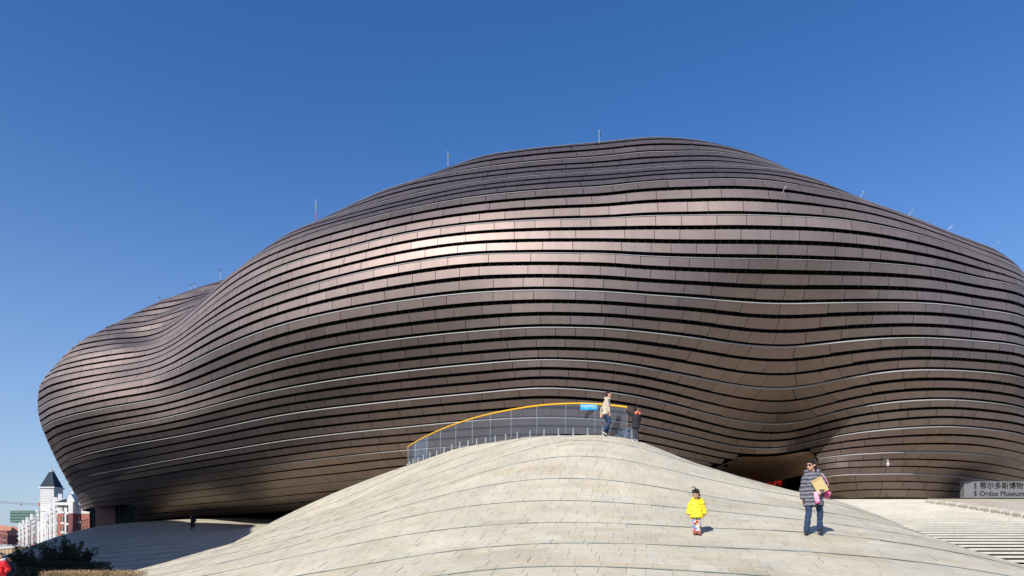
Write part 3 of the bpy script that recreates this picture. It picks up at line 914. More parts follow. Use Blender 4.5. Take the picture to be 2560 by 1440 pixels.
# glazed corner under the raised left end
cw = 104.0
def wallpiece(name, xa, xb, ya, yb, d, m):
    a, b = px(xa, ya, d), px(xb, yb, d)
    return under(MB().box(((a.x + b.x) / 2, d, (a.z + b.z) / 2), (b.x - a.x, .12, abs(a.z - b.z))).build(name, m))
M_gl2 = mat('grey_curtain_glass', (0.035, 0.045, 0.05), 0.1, spec=0.6)
for k, (xa, xb) in enumerate(((224, 231), (231.6, 238.5))): wallpiece('glass_pane', xa, xb, 1322, 1268, cw, M_gl2)
wallpiece('reflection_panel', 239, 288, 1322, 1262, cw, M_pinkrefl)  # brick building's reflection in the glass, painted as a pink panel
for xa, xb in ((289, 298), (299, 308), (309, 319)): wallpiece('glass_pane', xa, xb, 1322, 1262, cw, M_gl2)
wallpiece('mullion', 288, 289, 1322, 1262, cw - .1, M_mull); wallpiece('mullion', 298.2, 298.9, 1322, 1262, cw - .1, M_mull); wallpiece('mullion', 308.2, 308.9, 1322, 1262, cw - .1, M_mull)
wallpiece('corner_fin', 318, 334, 1322, 1262, 96.0, M_gl2)
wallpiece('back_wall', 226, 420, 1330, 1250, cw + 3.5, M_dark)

# ---------------------------------------------------------------- glass
def glass_material(name, tint=(0.82, 0.845, 0.89), refl=0.075):
    m = bpy.data.materials.new(name); m.use_nodes = True
    N, L = nodes_of(m)
    N.remove(N['Principled BSDF'])
    tr_ = N.new('ShaderNodeBsdfTransparent'); tr_.inputs[0].default_value = (*tint, 1)
    gl = N.new('ShaderNodeBsdfGlossy'); gl.inputs['Roughness'].default_value = 0.03; gl.inputs['Color'].default_value = (.95, .97, 1, 1)
    df = N.new('ShaderNodeBsdfDiffuse'); df.inputs[0].default_value = (.55, .62, .75, 1)
    fr = N.new('ShaderNodeLayerWeight'); fr.inputs[0].default_value = 0.5
    pw = N.new('ShaderNodeMath'); pw.operation = 'POWER'; pw.inputs[1].default_value = 4.0
    L.new(fr.outputs['Facing'], pw.inputs[0])
    ad = N.new('ShaderNodeMath'); ad.operation = 'MULTIPLY_ADD'; ad.inputs[1].default_value = 0.2; ad.inputs[2].default_value = refl
    L.new(pw.outputs[0], ad.inputs[0])
    mx = N.new('ShaderNodeMixShader'); L.new(ad.outputs[0], mx.inputs[0]); L.new(tr_.outputs[0], mx.inputs[1]); L.new(gl.outputs[0], mx.inputs[2])
    m2 = N.new('ShaderNodeMixShader'); m2.inputs[0].default_value = 0.05      # dust, plus bluish sky reflection put in as plain colour
    L.new(mx.outputs[0], m2.inputs[1]); L.new(df.outputs[0], m2.inputs[2])
    L.new(m2.outputs[0], N['Material Output'].inputs[0])
    return m
M_glass = glass_material('balustrade_glass')
M_yellow = mat('yellow_handrail', (0.78, 0.42, 0.015), 0.4)
M_steel = mat('stainless_steel', (0.42, 0.43, 0.43), 0.35, metal=0.7)

# ---------------------------------------------------------------- glass balustrade on the crest
RT = [(1568, 1018, 26.9), (1500, 1010.5, 27.6), (1440, 1008.5, 28.4), (1360, 1012.5, 29.4), (1290, 1022, 30.4), (1200, 1041, 32.4), (1130, 1063, 34.4), (1075, 1086, 36.2),
      (1035, 1107, 38.0), (1019, 1119, 39.4), (1021, 1126, 40.6)]
rt = np.array([tuple(px(*r)) for r in RT])
cl = np.concatenate([[0], np.cumsum(np.linalg.norm(np.diff(rt, axis=0), axis=1))])
Wr = spline_mat(cl, np.linspace(0, cl[-1], 12 * 8 + 1))
RP = Wr @ rt
rail = empty('glass_balustrade', (float(RP[0][0]), float(RP[0][1]), float(hz(np.array([RP[0][0]]), np.array([RP[0][1]]))[0])))
tag(rail, 'curved glass balustrade with yellow handrail along the crest of the mound', 'balustrade')
RI = Matrix.Translation(-rail.location)
def onrail(o): o.parent = rail; o.matrix_parent_inverse = RI; return o
rb_z = hz(RP[:, 0], RP[:, 1])
onrail(MB().tube(RP, 0.036, 8).build('handrail', M_yellow))
for k in range(12):
    i0, i1 = k * 8, (k + 1) * 8
    seg = list(range(i0, i1 + 1))
    P_ = RP[seg].copy()
    P_[0, :2] += (P_[1, :2] - P_[0, :2]) * .03; P_[-1, :2] += (P_[-2, :2] - P_[-1, :2]) * .03
    bz = rb_z[seg] + .06
    vt = [(p[0], p[1], p[2] - .03) for p in P_]; vb = [(p[0], p[1], min(b, p[2] - .3)) for p, b in zip(P_, bz)]
    th = .016
    vt2 = [(p[0], p[1] + th, p[2]) for p in vt]; vb2 = [(p[0], p[1] + th, p[2]) for p in vb]
    n_ = len(seg)
    V_ = vt + vb + vt2 + vb2
    F_ = [(i, n_ + i, n_ + i + 1, i + 1) for i in range(n_ - 1)] + [(2 * n_ + i, 2 * n_ + i + 1, 3 * n_ + i + 1, 3 * n_ + i) for i in range(n_ - 1)]
    F_ += [(0, 2 * n_, 3 * n_, n_), (n_ - 1, 2 * n_ - 1, 4 * n_ - 1, 3 * n_ - 1)] + [(i, i + 1, 2 * n_ + i + 1, 2 * n_ + i) for i in range(n_ - 1)]
    onrail(MB().add(V_, F_, smooth=False).build('glass_panel', M_glass))
    onrail(MB().box((P_[0][0], P_[0][1] - .004, (P_[0][2] + bz[0]) / 2), (.014, .02, P_[0][2] - bz[0] - .06)).build('joint_seal', M_steel))
    for f in (2, 6):
        p = RP[i0 + f]; b = rb_z[i0 + f]
        onrail(MB().box((p[0], p[1] - .045, b + .15), (.045, .03, .3)).box((p[0], p[1] + .06, b + .15), (.045, .03, .3))
               .box((p[0], p[1], b - .01), (.1, .2, .06)).tube([(p[0], p[1] - .065, b + .24), (p[0], p[1] + .08, b + .24)], .018, 6)
               .tube([(p[0], p[1] - .065, b + .1), (p[0], p[1] + .08, b + .1)], .018, 6).build('clamp_post', M_steel))
# low stair rail descending behind it
sr = empty('stair_rail', tuple(px(1545, 1094, 28.6)))
tag(sr, 'small glass stair rail with sloping steel handrail beside the boy in black', 'railing')
a, b = px(1532, 1094, 28.3), px(1581, 1066, 29.0)
SI = Matrix.Translation(-sr.location)
def onsr(o): o.parent = sr; o.matrix_parent_inverse = SI; return o
onsr(MB().tube([a, b, b + Vector((.0, .05, -.9))], .035, 8).build('handrail', M_steel))
onsr(MB().add([a, b, (b.x, b.y, b.z - .85), (a.x, a.y, a.z - .5), a + Vector((0, .015, 0)), b + Vector((0, .015, 0)), Vector((b.x, b.y + .015, b.z - .85)), Vector((a.x, a.y + .015, a.z - .5))],
              [(3, 2, 1, 0), (4, 5, 6, 7), (0, 1, 5, 4), (1, 2, 6, 5)]).build('glass_panel', M_glass))
for f in (.3, .62, .95):
    p = a.lerp(b, f)
    onsr(MB().box((p.x, p.y + .03, p.z - .28), (.05, .05, .5)).build('clamp_post', M_steel))

# blue notice on the glass
M_blue = mat('blue_notice', (0.0, 0.30, 0.62), 0.45)
M_wtext = mat('white_print', (0.85, 0.87, 0.88), 0.6)
p0, p1 = px(1450.5, 1025, 27.75), px(1494.5, 1010.5, 27.75)
ns = empty('notice', ((p0.x + p1.x) / 2, 27.72, p0.z))
tag(ns, 'bright blue notice with white print fixed to the glass balustrade', 'sign')
w_, h_ = p1.x - p0.x, p1.z - p0.z
MB().box((0, 0, h_ / 2), (w_, .012, h_)).build('board', M_blue, ns)
for k, xo in enumerate((-w_ * .44, w_ * .03)):
    t_ = text_obj('print', '禁止攀爬' if k == 0 else '禁止倚靠', h_ * .30, (xo + .095, -.009, h_ * .56), M_wtext, ns, sx=.9)
    t_ = text_obj('print', 'No climbing' if k == 0 else 'No leaning', h_ * .2, (xo + .095, -.009, h_ * .3), M_wtext, ns, sx=.8)
    rg = MB()
    pts = [(xo + .045 + .032 * cos(a_), -.009, h_ * .64 + .032 * sin(a_)) for a_ in np.linspace(0, 2 * pi, 17)]
    rg.tube(pts, .006, 5)
    rg.tube([(xo + .045 - .022, -.009, h_ * .64 + .022), (xo + .045 + .022, -.009, h_ * .64 - .022)], .005, 5)
    rg.build('pictogram', M_wtext, ns)

# ---------------------------------------------------------------- museum name sign
M_sgrey = mat('brushed_grey_sign', (0.15, 0.15, 0.16), 0.6, metal=0.0, noise=(2, .08))
M_sletter = mat('dark_letters', (0.016, 0.016, 0.018), 0.8, spec=.1)
sd = 62.0
sa0, sa1 = px(2410, 1246, sd), px(2592, 1203.5, sd)
sg = empty('name_sign', ((sa0.x + sa1.x) / 2, sd, 5.2))
tag(sg, 'long grey museum name sign with dark raised letters on the plaza', 'sign')
hh = sa1.z - 5.22
MB().box((0, .25, hh / 2 + .02), (sa1.x - sa0.x, .5, hh)).build('slab', M_sgrey, sg)
MB().box((-(sa1.x - sa0.x) / 2 + .1, .24, hh / 2 + .02), (.21, .56, hh + .01)).build('edge_trim', M_sgrey, sg)
lx = lambda x: px(x, 0, sd).x - sg.location.x
lz = lambda y: px(0, y, sd).z - 5.2
text_obj('letters', '鄂尔多斯博物馆', .66, (lx(2449), -.02, lz(1220.6)), M_sletter, sg, extrude=.012, bold=.003)
text_obj('letters', 'Ordos Museum', .66, (lx(2448.5), -.02, lz(1240)), M_sletter, sg, extrude=.012, sx=.97)
def script_word(x, y0, y1, teeth):
    """a word of vertical script: a spine with strokes to its sides"""
    mb = MB(); z0, z1 = lz(y0), lz(y1); n_ = len(teeth); cx_ = lx(x)
    mb.box((cx_, -.03, (z0 + z1) / 2), (.035, .02, z0 - z1))
    for i, (l, r, dz) in enumerate(teeth):
        z = z0 + (z1 - z0) * (i + .5) / n_
        if l: mb.tube([(cx_, -.03, z), (cx_ - l, -.03, z + dz)], .016, 4, smooth=False)
        if r: mb.tube([(cx_, -.03, z), (cx_ + r * .6, -.03, z + .03), (cx_ + r, -.03, z - dz)], .016, 4, smooth=False)
    mb.build('letters', M_sletter, sg)
script_word(2438, 1208, 1222, [(.1, .06, .05), (.12, 0, .03), (0, .13, .06), (.09, .1, .04), (.12, 0, -.06), (.05, .15, -.03)])
script_word(2438, 1226.5, 1240, [(.07, .12, .05), (.12, 0, .04), (.1, .08, .05), (0, .14, .05), (.12, .05, .03), (.06, .16, -.04)])
for xo in (.1, .55): MB().box(((sa1.x - sa0.x) * (xo - .5), .1, .0), (.12, .3, .06)).build('foot', M_black, sg)

# ---------------------------------------------------------------- sloping bank and kerb blocks, upper right
def stair_d(y): return 3.5 / (0.14 - (HZP - y) / FPX)
mb = MB()
NA_ = 12
def kerb_pt(f):
    y = 1256 + 46 * f ** 1.15
    return px(2322 + 300 * f, y, stair_d(y))
for i in range(NA_ + 1):
    a = kerb_pt(i / NA_); a.z += .08
    b = Vector((38.0 + 22.0 * i / NA_, 62.6, 5.26))
    for j in range(6):
        t = j / 5
        q = a.lerp(b, t); q.z = a.z * (1 - t) + b.z * t + .06 * sin(pi * t)
        mb.v.append(tuple(q))
for i in range(NA_):
    for j in range(5): mb.f.append((i * 6 + j, (i + 1) * 6 + j, (i + 1) * 6 + j + 1, i * 6 + j + 1)); mb.m.append(0); mb.sm.append(True)
bk = mb.build('stone_bank', M_mound); tag(bk, 'smooth pale stone bank sloping up to the plaza below the name sign', kind='structure')
kb = empty('stone_kerb', tuple(kerb_pt(0)))
tag(kb, 'row of worn rounded kerb blocks stepping down beside the broad steps', 'kerb')
KI = Matrix.Translation(-kb.location)
for k in range(11):
    a, b = kerb_pt(k / 11), kerb_pt((k + 1) / 11)
    c = (a + b) / 2; ln = (b - a).length - .02
    ang = math.atan2(b.y - a.y, b.x - a.x)
    o = MB().box((0, 0, 0), (ln, .55, .7)).build('kerb_block', M_step)
    o.location = c + Vector((-.1, -.12, -.12 + .03 * rng.random())); o.rotation_euler = (0, math.atan2(a.z - b.z, (b - a).length) + rng.uniform(-.02, .03), ang)
    md = o.modifiers.new('bevel', 'BEVEL'); md.width = .14; md.segments = 4
    o.parent = kb; o.matrix_parent_inverse = KI

# ---------------------------------------------------------------- small things on the roof and skin
M_redpaint = mat('red_paint', (0.5, 0.05, 0.04), 0.5)
def rod(x, yb, yt, d, label, red=False):
    p = px(x, yb + 4, d); h = (yb + 4 - yt) / FPX * d
    o = empty('lightning_rod', tuple(p)); tag(o, label, 'lightning rod', 'rods on the museum roof')
    MB().tube([(0, 0, -.3), (0, 0, h * .82)], .024, 6).build('pole', M_lampgrey, o)
    MB().tube([(0, 0, h * .82), (-.02, 0, h * 1.05)], .014, 5).build('tip', M_steel, o)
    MB().box((.09, -.04, h * .66), (.09, .09, .24)).build('sensor_box', M_black, o)
    if red: MB().tube([(0, 0, -.3), (0, 0, h * .28)], .036, 6).build('base_sleeve', M_redpaint, o)
    return o
rod(1498, 345, 326, 58.5, 'thin white rod on the very top of the museum roof')
rod(1120, 404, 380, 62, 'thin white rod on the roof left of the topmost one')
rod(789.5, 538, 500, 65, 'tall white rod with red foot on the left shoulder of the roof', True)
def lamp_arm(x, y, d, label, dx=.16, h=.34):
    p = px(x, y, d)
    o = empty('roof_floodlight', tuple(p)); tag(o, label, 'floodlight', 'floodlights on the museum skin')
    MB().tube([(-dx, .1, -h), (0, 0, 0)], .016, 6).build('arm', M_steel, o)
    MB().box((.04, -.02, .04), (.12, .1, .07)).build('lamp_head', M_lampgrey, o)
def bend_lamp(x, yb, yt, d, label):
    p = px(x, yb + 3, d); h = (yb + 3 - yt) / FPX * d
    o = empty('roof_camera_post', tuple(p)); tag(o, label, 'camera post', 'camera posts on the left shoulder')
    MB().tube([(0, 0, -.3), (0, 0, h * .7)], .035, 6).build('post', M_lampgrey, o)
    MB().tube([(0, 0, h * .65), (-.05, 0, h * .85), (-.25, 0, h * 1.0)], .05, 6).build('camera_body', M_black, o)
bend_lamp(551, 690, 672, 84, 'dark camera post where the left shoulder meets the main hall')
bend_lamp(487, 715, 706, 90, 'right one of the two close camera posts on the left shoulder')
bend_lamp(477, 722, 710, 89.5, 'left one of the two close camera posts on the left shoulder')
bend_lamp(400, 760, 742, 89.5, 'lone camera post farthest left on the museum roof')
lamp_arm(2497, 608, 60, 'white floodlight on a long arm at the right end of the roof', .7, .45)
lamp_arm(2279, 527, 54, 'white floodlight on the right slope, second from the right end')
lamp_arm(2379, 566, 57.5, 'small white floodlight on the roof edge at far right', .2, .2)
lamp_arm(2157, 482, 54.6, 'white floodlight on the roof edge right of the summit')
lamp_arm(1962, 470, 49.2, 'white floodlight in front of the dark joint below the summit')
# dome camera under the belly, small lamp on the left
p = px(2220, 1160, 58.5)
dc = empty('dome_camera', tuple(p)); tag(dc, 'white dome camera hanging under the museum belly above the steps', 'camera')
MB().lathe([(0, -.22), (.09, -.19), (.14, -.09), (.145, .02), (.1, .12), (.045, .18), (.04, .4)], (0, 0, 0), 12).build('housing', M_lampgrey, dc)
MB().tube([(0, .9, .42), (0, 0, .4)], .03, 6).build('bracket', M_steel, dc)
p = px(594, 1196, 74.5)
sl = empty('wall_lamp', tuple(p)); tag(sl, 'small white and blue lamp bracket on the lower left bronze wall', 'lamp')
MB().box((-.15, 0, .05), (.34, .2, .2)).build('lamp_head', M_white, sl)
MB().box((-.36, 0, .03), (.14, .18, .16)).build('lens', M_blue, sl)
MB().box((.36, .1, -.2), (.1, .16, .34)).build('bracket', M_steel, sl)

# ---------------------------------------------------------------- people
M_skin = mat('skin', (0.52, 0.30, 0.20), 0.55, noise=(30, .06))
M_hair = mat('dark_hair', (0.013, 0.010, 0.009), 0.62, noise=(60, .3), bump=(140, 1.0), spec=.3)
M_lips = mat('lips', (0.4, 0.1, 0.09), 0.5)
M_eye = mat('eye', (0.02, 0.015, 0.012), 0.3)
M_shoeblk = mat('black_leather_shoe', (0.015, 0.015, 0.017), 0.3)
M_jeans = mat('blue_jeans', (0.016, 0.037, 0.088), 0.85, noise=(9, .35), bump=(45, .5))
def cloth(name, col, **k): return mat(name, col, k.pop('rough', .85), noise=k.pop('noise', (14, .12)), bump=k.pop('bump', (22, .6)))
def ellipsoid(mb, c, r, yaw=0.0, pitch=0.0, seg=14, rings=10, mat_=0):
    R = Matrix.Rotation(yaw, 3, 'Z') @ Matrix.Rotation(pitch, 3, 'X')
    c = Vector(c); vs_ = []; fs = []
    for i in range(rings + 1):
        th = pi * i / rings
        for k in range(seg):
            ph = 2 * pi * k / seg
            vs_.append(c + R @ Vector((r[0] * sin(th) * cos(ph), r[1] * sin(th) * sin(ph), r[2] * cos(th))))
    for i in range(rings):
        for k in range(seg):
            k2 = (k + 1) % seg
            fs.append((i * seg + k, (i + 1) * seg + k, (i + 1) * seg + k2, i * seg + k2))
    mb.add(vs_, fs, mat_, True)
    return mb
FOLDS = bpy.data.textures.new('folds', 'CLOUDS'); FOLDS.noise_scale = .085; FOLDS.noise_depth = 2
def fuse(mb, name, material, parent, voxel=0.012, smooth=4, folds=0.0):
    """one continuous surface out of overlapping volumes"""
    tmp = mb.build(name + '_src', material)
    md = tmp.modifiers.new('r', 'REMESH'); md.mode = 'VOXEL'; md.voxel_size = voxel; md.use_smooth_shade = True
    if smooth:
        ms = tmp.modifiers.new('s', 'SMOOTH'); ms.factor = .5; ms.iterations = smooth
    if folds:
        mdp = tmp.modifiers.new('d', 'DISPLACE'); mdp.texture = FOLDS; mdp.strength = folds; mdp.mid_level = .5
    dg = bpy.context.evaluated_depsgraph_get()
    me = bpy.data.meshes.new_from_object(tmp.evaluated_get(dg))
    old = tmp.data
    bpy.data.objects.remove(tmp); bpy.data.meshes.remove(old)
    me.name = name
    if not me.materials: me.materials.append(material)
    me.polygons.foreach_set('use_smooth', [True] * len(me.polygons))
    return link(bpy.data.objects.new(name, me), parent)
def hand(mb, wrist, dirv, normal, side, curl=.5, s=1.0):
    """palm and five fingers; normal = way the palm faces, side = +1/-1 where the thumb leaves"""
    d = Vector(dirv).normalized(); n = Vector(normal); n = (n - d * n.dot(d)).normalized(); a = d.cross(n) * side
    w = Vector(wrist)
    mb.tube([w - d * .02 * s, w + d * .03 * s, w + d * .085 * s], [(.026 * s, .02 * s), (.038 * s, .016 * s), (.04 * s, .014 * s)], 10, flat=a)
    for k, L in enumerate((.068, .078, .073, .058)):
        o = w + d * .082 * s + a * ((1.5 - k) * .0195 * s)
        c1, c2, c3 = curl * .5, curl * 1.2, curl * 1.9
        p = [o]
        for c, l in ((c1, .42), (c2, .33), (c3, .25)): p.append(p[-1] + (d * cos(c) + n * sin(c)) * (L * l * s))
        mb.tube(p, [.0095 * s, .009 * s, .0085 * s, .007 * s], 7)
    t0 = w + d * .025 * s + a * .032 * s
    t1 = t0 + (d * .6 + a * .75 + n * .15).normalized() * .035 * s
    mb.tube([t0 - a * .012 * s, t1, t1 + (d * .9 + a * .25 + n * .35).normalized() * .032 * s], [.013 * s, .011 * s, .008 * s], 7)
def head(mb, c, yaw, pitch, s=1.0):
    """face looks along -y before yaw; c = centre of the skull"""
    R = Matrix.Rotation(yaw, 3, 'Z') @ Matrix.Rotation(pitch, 3, 'X')
    P = lambda x, y, z: Vector(c) + R @ (Vector((x, y, z)) * s)
    ellipsoid(mb, P(0, .008, .022), (.076 * s, .094 * s, .092 * s), yaw, pitch)
    ellipsoid(mb, P(0, -.022, -.055), (.058 * s, .066 * s, .062 * s), yaw, pitch)
    ellipsoid(mb, P(0, -.055, -.092), (.026 * s, .024 * s, .022 * s), yaw, pitch)
    mb.tube([P(0, -.082, .012), P(0, -.1, -.018), P(0, -.108, -.034), P(0, -.088, -.042)], [.009 * s, .012 * s, .014 * s, .010 * s], 7)
    ellipsoid(mb, P(0, -.082, .03), (.05 * s, .014 * s, .012 * s), yaw, pitch)
    ellipsoid(mb, P(0, -.083, -.066), (.024 * s, .012 * s, .009 * s), yaw, pitch)
    for q in (-1, 1):
        ellipsoid(mb, P(q * .077, .012, -.006), (.012 * s, .022 * s, .032 * s), yaw, pitch)
        ellipsoid(mb, P(q * .04, -.066, -.03), (.024 * s, .02 * s, .02 * s), yaw, pitch)
    return P, R
def limb(mb, pts, radii, seg=12): mb.tube(pts, radii, seg)
class Fig: pass
def person(label, base, J, top_mat, leg_mat, shoe_mat, yaw_h=0, pitch_h=0, hs=1.0, heading=0.0, bulk=1.0, hem=None, voxel=.012, category='person', sleeve_r=.055,
           leg_r=(.088, .062, .052), torso=None, hands=None, hood=None, hair='short', hair_mat=None, sole_mat=None, feet=None, skirt=None):
    root = empty('person', base, heading); tag(root, label, category)
    V = {k: Vector(v) for k, v in J.items()}
    b = MB()
    # body
    b.tube([V['pelvis'] - Vector((0, 0, .06)), V['pelvis'], (V['pelvis'] + V['chest']) / 2, V['chest'], V['neck'] - Vector((0, 0, .03))],
           [(.11 * bulk, .08 * bulk), (.13 * bulk, .095 * bulk), (.11 * bulk, .085 * bulk), (.14 * bulk, .09 * bulk), (.07 * bulk, .06 * bulk)], 14, flat=(1, 0, 0))
    b.tube([V['neck'] - Vector((0, 0, .05)), V['neck'], V['head'] + Vector((0, .01, -.03)) * hs], [.055 * hs, .05 * hs, .05 * hs], 10)
    for q in ('l', 'r'):
        limb(b, [V['sh_' + q], V['el_' + q], V['wr_' + q]], [.045 * bulk, .035 * bulk, .024 * bulk])
        limb(b, [V['hip_' + q], V['kn_' + q], V['an_' + q]], [.075 * bulk, .05 * bulk, .035 * bulk])
    for q, (dv, nv, sd, cu, sc) in (hands or {}).items(): hand(b, V['wr_' + q], dv, nv, sd, cu, sc)
    P, R = head(b, V['head'], yaw_h, pitch_h, hs)
    body = fuse(b, 'body', M_skin, root, voxel * .8, 2)
    if voxel < .016:
        for q in (-1, 1):
            e = MB(); ellipsoid(e, P(q * .031, -.086, .004), (.013 * hs, .008 * hs, .007 * hs), yaw_h, pitch_h, 8, 6); e.build('eye', M_eye, root)
        e = MB(); ellipsoid(e, P(0, -.094, -.066), (.02 * hs, .008 * hs, .007 * hs), yaw_h, pitch_h, 8, 6); e.build('mouth', M_lips, root)
    # hair
    h = MB()
    if hair != 'none':
        ellipsoid(h, P(0, .022, .036), (.088 * hs, .098 * hs, .095 * hs), yaw_h, pitch_h)
        ellipsoid(h, P(0, .05, -.01), (.084 * hs, .07 * hs, .085 * hs), yaw_h, pitch_h)
        ellipsoid(h, P(.012, -.035, .085), (.064 * hs, .05 * hs, .03 * hs), yaw_h, pitch_h)
        if hair in ('crop', 'girl'):
            for q_ in range(9):
                a_ = -1.3 + q_ * .32
                ellipsoid(h, P(.07 * sin(a_), -.062 * cos(a_) - .01, .078 - .012 * (q_ % 3)), (.02 * hs, .02 * hs, .038 * hs), yaw_h, pitch_h, 8, 6)
            for q_ in range(7):
                a_ = 1.9 + q_ * .42
                ellipsoid(h, P(.078 * sin(a_), -.085 * cos(a_) + .01, -.035 - .012 * (q_ % 2)), (.024 * hs, .024 * hs, .05 * hs), yaw_h, pitch_h, 8, 6)
        if hair == 'bob':
            ellipsoid(h, P(.05, .03, -.03), (.045 * hs, .06 * hs, .08 * hs), yaw_h, pitch_h); ellipsoid(h, P(-.05, .03, -.03), (.045 * hs, .06 * hs, .08 * hs), yaw_h, pitch_h)
            ellipsoid(h, P(-.03, -.07, .06), (.045 * hs, .022 * hs, .03 * hs), yaw_h, pitch_h); ellipsoid(h, P(.035, -.07, .055), (.04 * hs, .022 * hs, .03 * hs), yaw_h, pitch_h)
        if hair == 'girl':
            h.tube([P(0, .03, .12), P(-.01, .02, .165), P(-.045, 0, .185), P(-.085, -.02, .17)], [.014 * hs, .012 * hs, .012 * hs, .009 * hs], 6)
        fuse(h, 'hair', hair_mat or M_hair, root, voxel * .8, 2)
    # trousers
    t = MB()
    t.tube([V['pelvis'] + Vector((0, 0, .12)), V['pelvis'] + Vector((0, 0, .02)), V['pelvis'] - Vector((0, 0, .09))], [(.145 * bulk, .105 * bulk), (.165 * bulk, .12 * bulk), (.13 * bulk, .11 * bulk)], 14, flat=(1, 0, 0))
    for q in ('l', 'r'):
        hp_, kn, an = V['hip_' + q], V['kn_' + q], V['an_' + q]
        t.tube([hp_, (hp_ + kn) / 2, kn, (kn + an) / 2, an - Vector((0, 0, .03))], [leg_r[0], leg_r[0] * .86, leg_r[1], leg_r[1] * .95, leg_r[2]], 12)
    fuse(t, 'trousers', leg_mat, root, voxel, 3, .032)
    # shoes
    for q in ('l', 'r'):
        an = V['an_' + q]; fd = Vector((feet or {}).get(q, (0, -1, 0))).normalized()
        s_ = MB()
        s_.tube([an - fd * .065 + Vector((0, 0, -.05)), an + Vector((0, 0, -.03)), an + fd * .08 + Vector((0, 0, -.05)), an + fd * .165 * min(hs * 1.05, 1) + Vector((0, 0, -.062))],
                [(.03, .028), (.046, .046), (.046, .034), (.034, .022)], 10)
        fuse(s_, 'shoe', shoe_mat, root, voxel * .8, 2)
        if sole_mat is not None:
            s2 = MB(); s2.tube([an - fd * .08 + Vector((0, 0, -.082)), an + fd * .03 + Vector((0, 0, -.085)), an + fd * .15 + Vector((0, 0, -.085))], [(.034, .014), (.042, .014), (.034, .014)], 8)
            fuse(s2, 'sole', sole_mat, root, voxel * .8, 1)
    # jacket
    j = MB()
    hemz = hem if hem is not None else V['pelvis'].z - .05
    pc = V['pelvis']; ch = V['chest']; nk = V['neck']
    T = torso or [(.19, .135), (.185, .13), (.18, .125), (.195, .125), (.09, .08)]
    j.tube([Vector((pc.x, pc.y, hemz)), Vector((pc.x, pc.y, hemz + .06)), (pc + ch) / 2, ch, nk - Vector((0, 0, .015)), nk + Vector((0, 0, .02))],
           [(T[0][0] * bulk, T[0][1] * bulk), (T[0][0] * bulk, T[0][1] * bulk), (T[2][0] * bulk, T[2][1] * bulk), (T[3][0] * bulk, T[3][1] * bulk), (T[4][0] * bulk * 1.15, T[4][1] * bulk * 1.15), (T[4][0] * bulk * .8, T[4][1] * bulk * .85)], 16, flat=(1, 0, 0))
    for q in ('l', 'r'):
        sh, el, wr = V['sh_' + q], V['el_' + q], V['wr_' + q]
        j.tube([(sh * .7 + ch * .3) + Vector((0, 0, .03)), sh, (sh + el) / 2, el, (el + wr) / 2, wr + (el - wr).normalized() * .01],
               [sleeve_r * 1.25, sleeve_r * 1.25, sleeve_r * 1.1, sleeve_r, sleeve_r * .95, sleeve_r * .82], 12)
    jk = fuse(j, 'jacket', top_mat, root, voxel, 3, .045)
    if hood is not None:
        hm, hr, ho = hood
        g_ = MB(); c_ = nk + Vector(ho)
        g_.tube([c_ + Vector((hr * 1.15 * cos(a_), hr * .8 * sin(a_), .035 * sin(a_))) for a_ in np.linspace(-.35 * pi, 1.35 * pi, 14)], hr * .52, 9)
        ellipsoid(g_, c_ + Vector((0, hr * .7, -.02)), (hr * 1.2, hr * .7, hr * .85))
        fuse(g_, 'hood', hm, root, voxel, 3, .02)
    root_f = Fig(); root_f.root = root; root_f.P = P; root_f.R = R; root_f.V = V
    return root_f
def gz(x, y): return float(hz(np.array([x]), np.array([y]))[0])

# woman with envelope
M_coat = bpy.data.materials.new('striped_wool_coat'); M_coat.use_nodes = True
N, L = nodes_of(M_coat); b_ = N['Principled BSDF']; b_.inputs['Roughness'].default_value = .9
tc = N.new('ShaderNodeTexCoord')
sx_ = N.new('ShaderNodeSeparateXYZ'); L.new(tc.outputs['Object'], sx_.inputs[0])
nz = N.new('ShaderNodeTexNoise'); nz.inputs['Scale'].default_value = 7; nz.inputs['Detail'].default_value = 4; L.new(tc.outputs['Object'], nz.inputs['Vector'])
ma = N.new('ShaderNodeMath'); ma.operation = 'MULTIPLY_ADD'; ma.inputs[1].default_value = .07; L.new(nz.outputs[0], ma.inputs[0]); L.new(sx_.outputs[2], ma.inputs[2])
mm = N.new('ShaderNodeMath'); mm.operation = 'MULTIPLY'; mm.inputs[1].default_value = 12.5; L.new(ma.outputs[0], mm.inputs[0])
fr_ = N.new('ShaderNodeMath'); fr_.operation = 'FRACT'; L.new(mm.outputs[0], fr_.inputs[0])
cr = N.new('ShaderNodeValToRGB'); cr.color_ramp.interpolation = 'LINEAR'
els = cr.color_ramp.elements
els[0].position = 0; els[0].color = (.018, .018, .026, 1); els[1].position = .2; els[1].color = (.03, .03, .04, 1)
for p_, c_ in ((.3, (.10, .10, .12)), (.5, (.23, .23, .26)), (.62, (.16, .16, .19)), (.72, (.06, .06, .08)), (.86, (.17, .17, .2)), (.95, (.07, .07, .09)), (1.0, (.018, .018, .026))):
    e_ = els.new(p_); e_.color = (*c_, 1)
L.new(fr_.outputs[0], cr.inputs[0]); L.new(cr.outputs[0], b_.inputs['Base Color'])
nb_ = N.new('ShaderNodeTexNoise'); nb_.inputs['Scale'].default_value = 40; L.new(tc.outputs['Object'], nb_.inputs['Vector'])
bp_ = N.new('ShaderNodeBump'); bp_.inputs['Strength'].default_value = .6; bp_.inputs['Distance'].default_value = .01; L.new(nb_.outputs[0], bp_.inputs['Height']); L.new(bp_.outputs[0], b_.inputs['Normal'])
M_fleece = cloth('grey_fleece', (.42, .42, .43), bump=(60, 1.0))
wx, wy = px(2033, 0, 14.5).x, 14.5
wz = gz(wx, wy)
